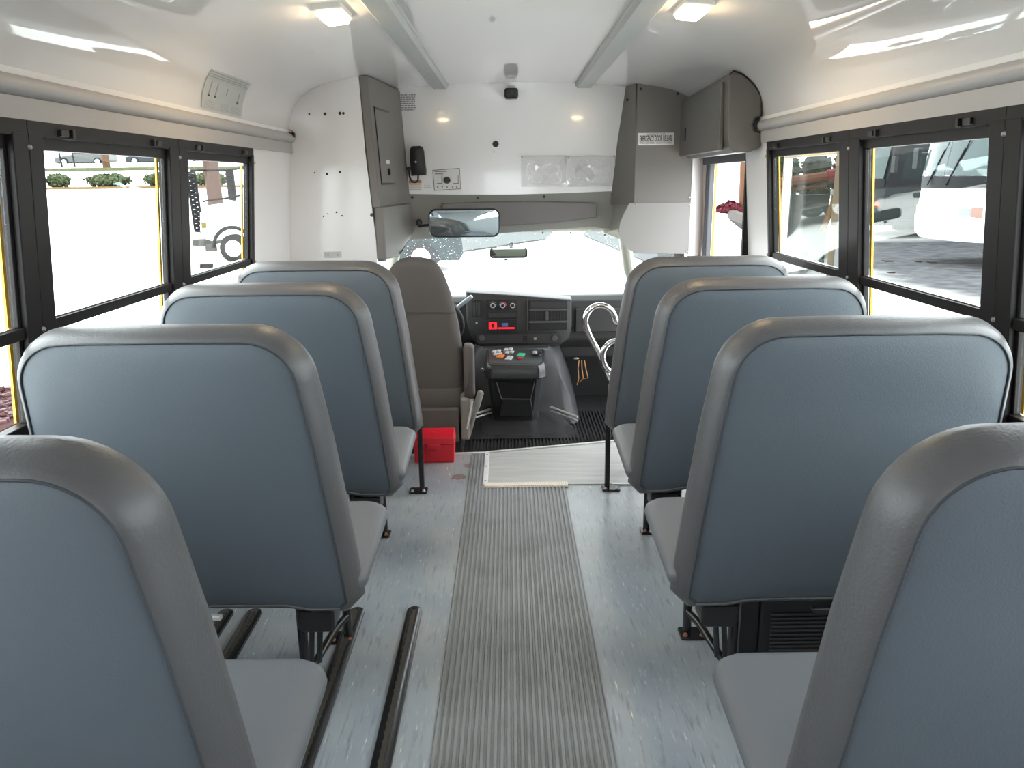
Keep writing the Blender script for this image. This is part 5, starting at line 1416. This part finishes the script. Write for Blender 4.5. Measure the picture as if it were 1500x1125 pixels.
# hedge, orange reflection and post built as bars, seen through the narrow right window
Yh = 34
for k, (px, lab) in enumerate(((1150, 'dark green shrub above the orange reflection, left of the three shrubs'), (1196, 'dark green shrub above the orange reflection, middle of the three shrubs'), (1242, 'dark green shrub above the red reflection tip, right of the three shrubs'))):
    p = at(px, 240, Y=Yh); blob('hedge_shrub', (p.x, Yh, hgt(0, Yh) + 1.1), (1.25, 1.5, 2.6 + .3*(k % 2)), M['leafdark'], lab, 'shrub', 'dark shrubs along the right side', 420, .14, 20 + k)
root = empty('leaf_reflection', at(1226, 340, Z=G), 'orange and red barrier rail with slanted orange stay built as bars outside the narrow right window', 'reflection')  # solid bars standing in for the bus's reflection in the open door leaf
Yb = 17.0
a, b = at(1140, 268, Y=Yb), at(1212, 258, Y=Yb); c = at(1240, 252, Y=Yb)
mb = MB(); mb.tube([a, b], .10, 8); mb.tube([a - Vector((0, 0, .16)), b - Vector((0, 0, .20))], .03, 6); adopt(mb.build('rail', mat('orange reflection', (.036, .0095, .0026), .7, spec=.1)), root)
mb = MB(); mb.tube([b, c], .13, 8); o = adopt(mb.build('reflection_tip', mat('red reflection tip', (.05, .003, .005), .7, spec=.1)), root); o['label'] = 'red reflection tip'
p, q = at(1228, 262, Y=Yb - .1), at(1205, 338, Y=Yb - .1)
mb = MB(); mb.tube([p, p.lerp(q, .5) + Vector((.05, 0, 0)), q], .07, 8); adopt(mb.build('streak', mat('orange stay', (.046, .021, .0025), .7, spec=.1)), root)
c = at(1223, 282, Y=Yb - .25); mb = MB(); mb.box((c.x - .08, c.y - .05, c.z - .06), (c.x + .08, c.y + .05, c.z + .06)); adopt(mb.build('lamp', M['headlamp'], smooth=0, bevel=.02), root)
mb = MB(); mb.box((a.x, Yb, G), (c.x, Yb + .4, a.z - .25)); adopt(mb.build('dark_reflection', mat('dark green reflection', (.003, .005, .0042), .7, spec=.05), smooth=0), root)

# planter seen through the doorway
Yp = 31
pts_ = [at(x, y, Z=-.05) for x, y in ((1052, 298), (1062, 308), (1080, 318), (1102, 326))]
mb = MB(); mb.tube([Vector((p.x, p.y, -.12)) for p in pts_], .28, 6); o = mb.build('curb', M['curb'], smooth=0); tag(recentre(o, pts_[1]), 'curved stone curb seen through the entrance doorway', 'curb')
c = pts_[2] + Vector((.45, 2.6, .15)); blob('flower_bush', tuple(c), (1.1, 1.0, .7), mat('red leaves', (.055, .010, .014), .8, spec=.1), 'low red leaved bush behind the curved stone curb', 'bush', None, 240, .10, 77)
p, q = at(1094, 312, Y=33), at(1093, 236, Y=33); mb = MB(); mb.tube([p - Vector((0, 0, .6)), q + Vector((0, 0, 4))], .33, 10); o = mb.build('utility_pole', M['tanwood']); tag(recentre(o, p - Vector((0, 0, .6))), 'tan wooden pole seen through the entrance doorway', 'pole')
# fallen leaves on the asphalt
rnd = random.Random(9)
for k, (px, py) in enumerate(((1275, 352), (1310, 360), (1345, 362), (1300, 383), (1345, 384), (1365, 385), (1270, 391), (1305, 400), (1290, 357), (1360, 365), (1208, 368), (1215, 360))):
    p = at(px, py, Z=G); s_ = rnd.uniform(.08, .14)
    mb = MB(); mb.plateXY([(p.x + s_*math.cos(t*PI/4)*(1 if t % 2 else .55), p.y + 1.2*s_*math.sin(t*PI/4)*(1 if t % 2 else .55)) for t in range(8)], G + .004, G + .02)
    o = mb.build('fallen_leaf', M['leafdry'], smooth=0); tag(recentre(o, (p.x, p.y, G)), 'dry fallen leaf on the asphalt outside the right windows', 'leaf', 'fallen leaves on the asphalt')

# ------------------------------------------------------------------ world, camera, view
w = bpy.data.worlds.new('overcast sky'); SC.world = w; w.use_nodes = True
nt = w.node_tree; nt.nodes.clear()
wo = nt.nodes.new('ShaderNodeOutputWorld'); bg = nt.nodes.new('ShaderNodeBackground')
tcn = nt.nodes.new('ShaderNodeTexCoord'); sp = nt.nodes.new('ShaderNodeSeparateXYZ'); nt.links.new(tcn.outputs['Generated'], sp.inputs[0])
rp = nt.nodes.new('ShaderNodeValToRGB'); rp.color_ramp.elements[0].position = 0; rp.color_ramp.elements[1].position = .7
rp.color_ramp.elements[0].color = (.80, .84, .90, 1); rp.color_ramp.elements[1].color = (.92, .96, 1.0, 1)
nt.links.new(sp.outputs[2], rp.inputs[0]); nt.links.new(rp.outputs[0], bg.inputs[0]); bg.inputs[1].default_value = 5.4
nt.links.new(bg.outputs[0], wo.inputs[0])

cam = bpy.data.cameras.new('camera'); co = bpy.data.objects.new('camera', cam); COL.objects.link(co)
cam.sensor_width = 36; cam.sensor_fit = 'HORIZONTAL'; cam.lens = F*36/1500; cam.clip_start = .02; cam.clip_end = 500
fwd = Vector((math.sin(YAW)*CP, math.cos(YAW)*CP, -SP)); 
right = Vector((math.cos(YAW), -math.sin(YAW), 0)); up = right.cross(fwd).normalized()
# roll: picture content turns so that the right side rises
r2 = (right*math.cos(ROLL) - up*math.sin(ROLL)); u2 = (up*math.cos(ROLL) + right*math.sin(ROLL))
Rm = Matrix((r2, u2, -fwd)).transposed().to_4x4()
co.matrix_world = Matrix.Translation((0, 0, EYE)) @ Rm
SC.camera = co
SC.view_settings.view_transform = 'Standard'; SC.view_settings.look = 'None'; SC.view_settings.gamma = 1; SC.view_settings.use_curve_mapping = False
SC.view_settings.exposure = 1.0
SC.cycles.max_bounces = 12; SC.cycles.diffuse_bounces = 6; SC.cycles.transparent_max_bounces = 16
SC.cycles.use_denoising = True; SC.cycles.sample_clamp_indirect = 8
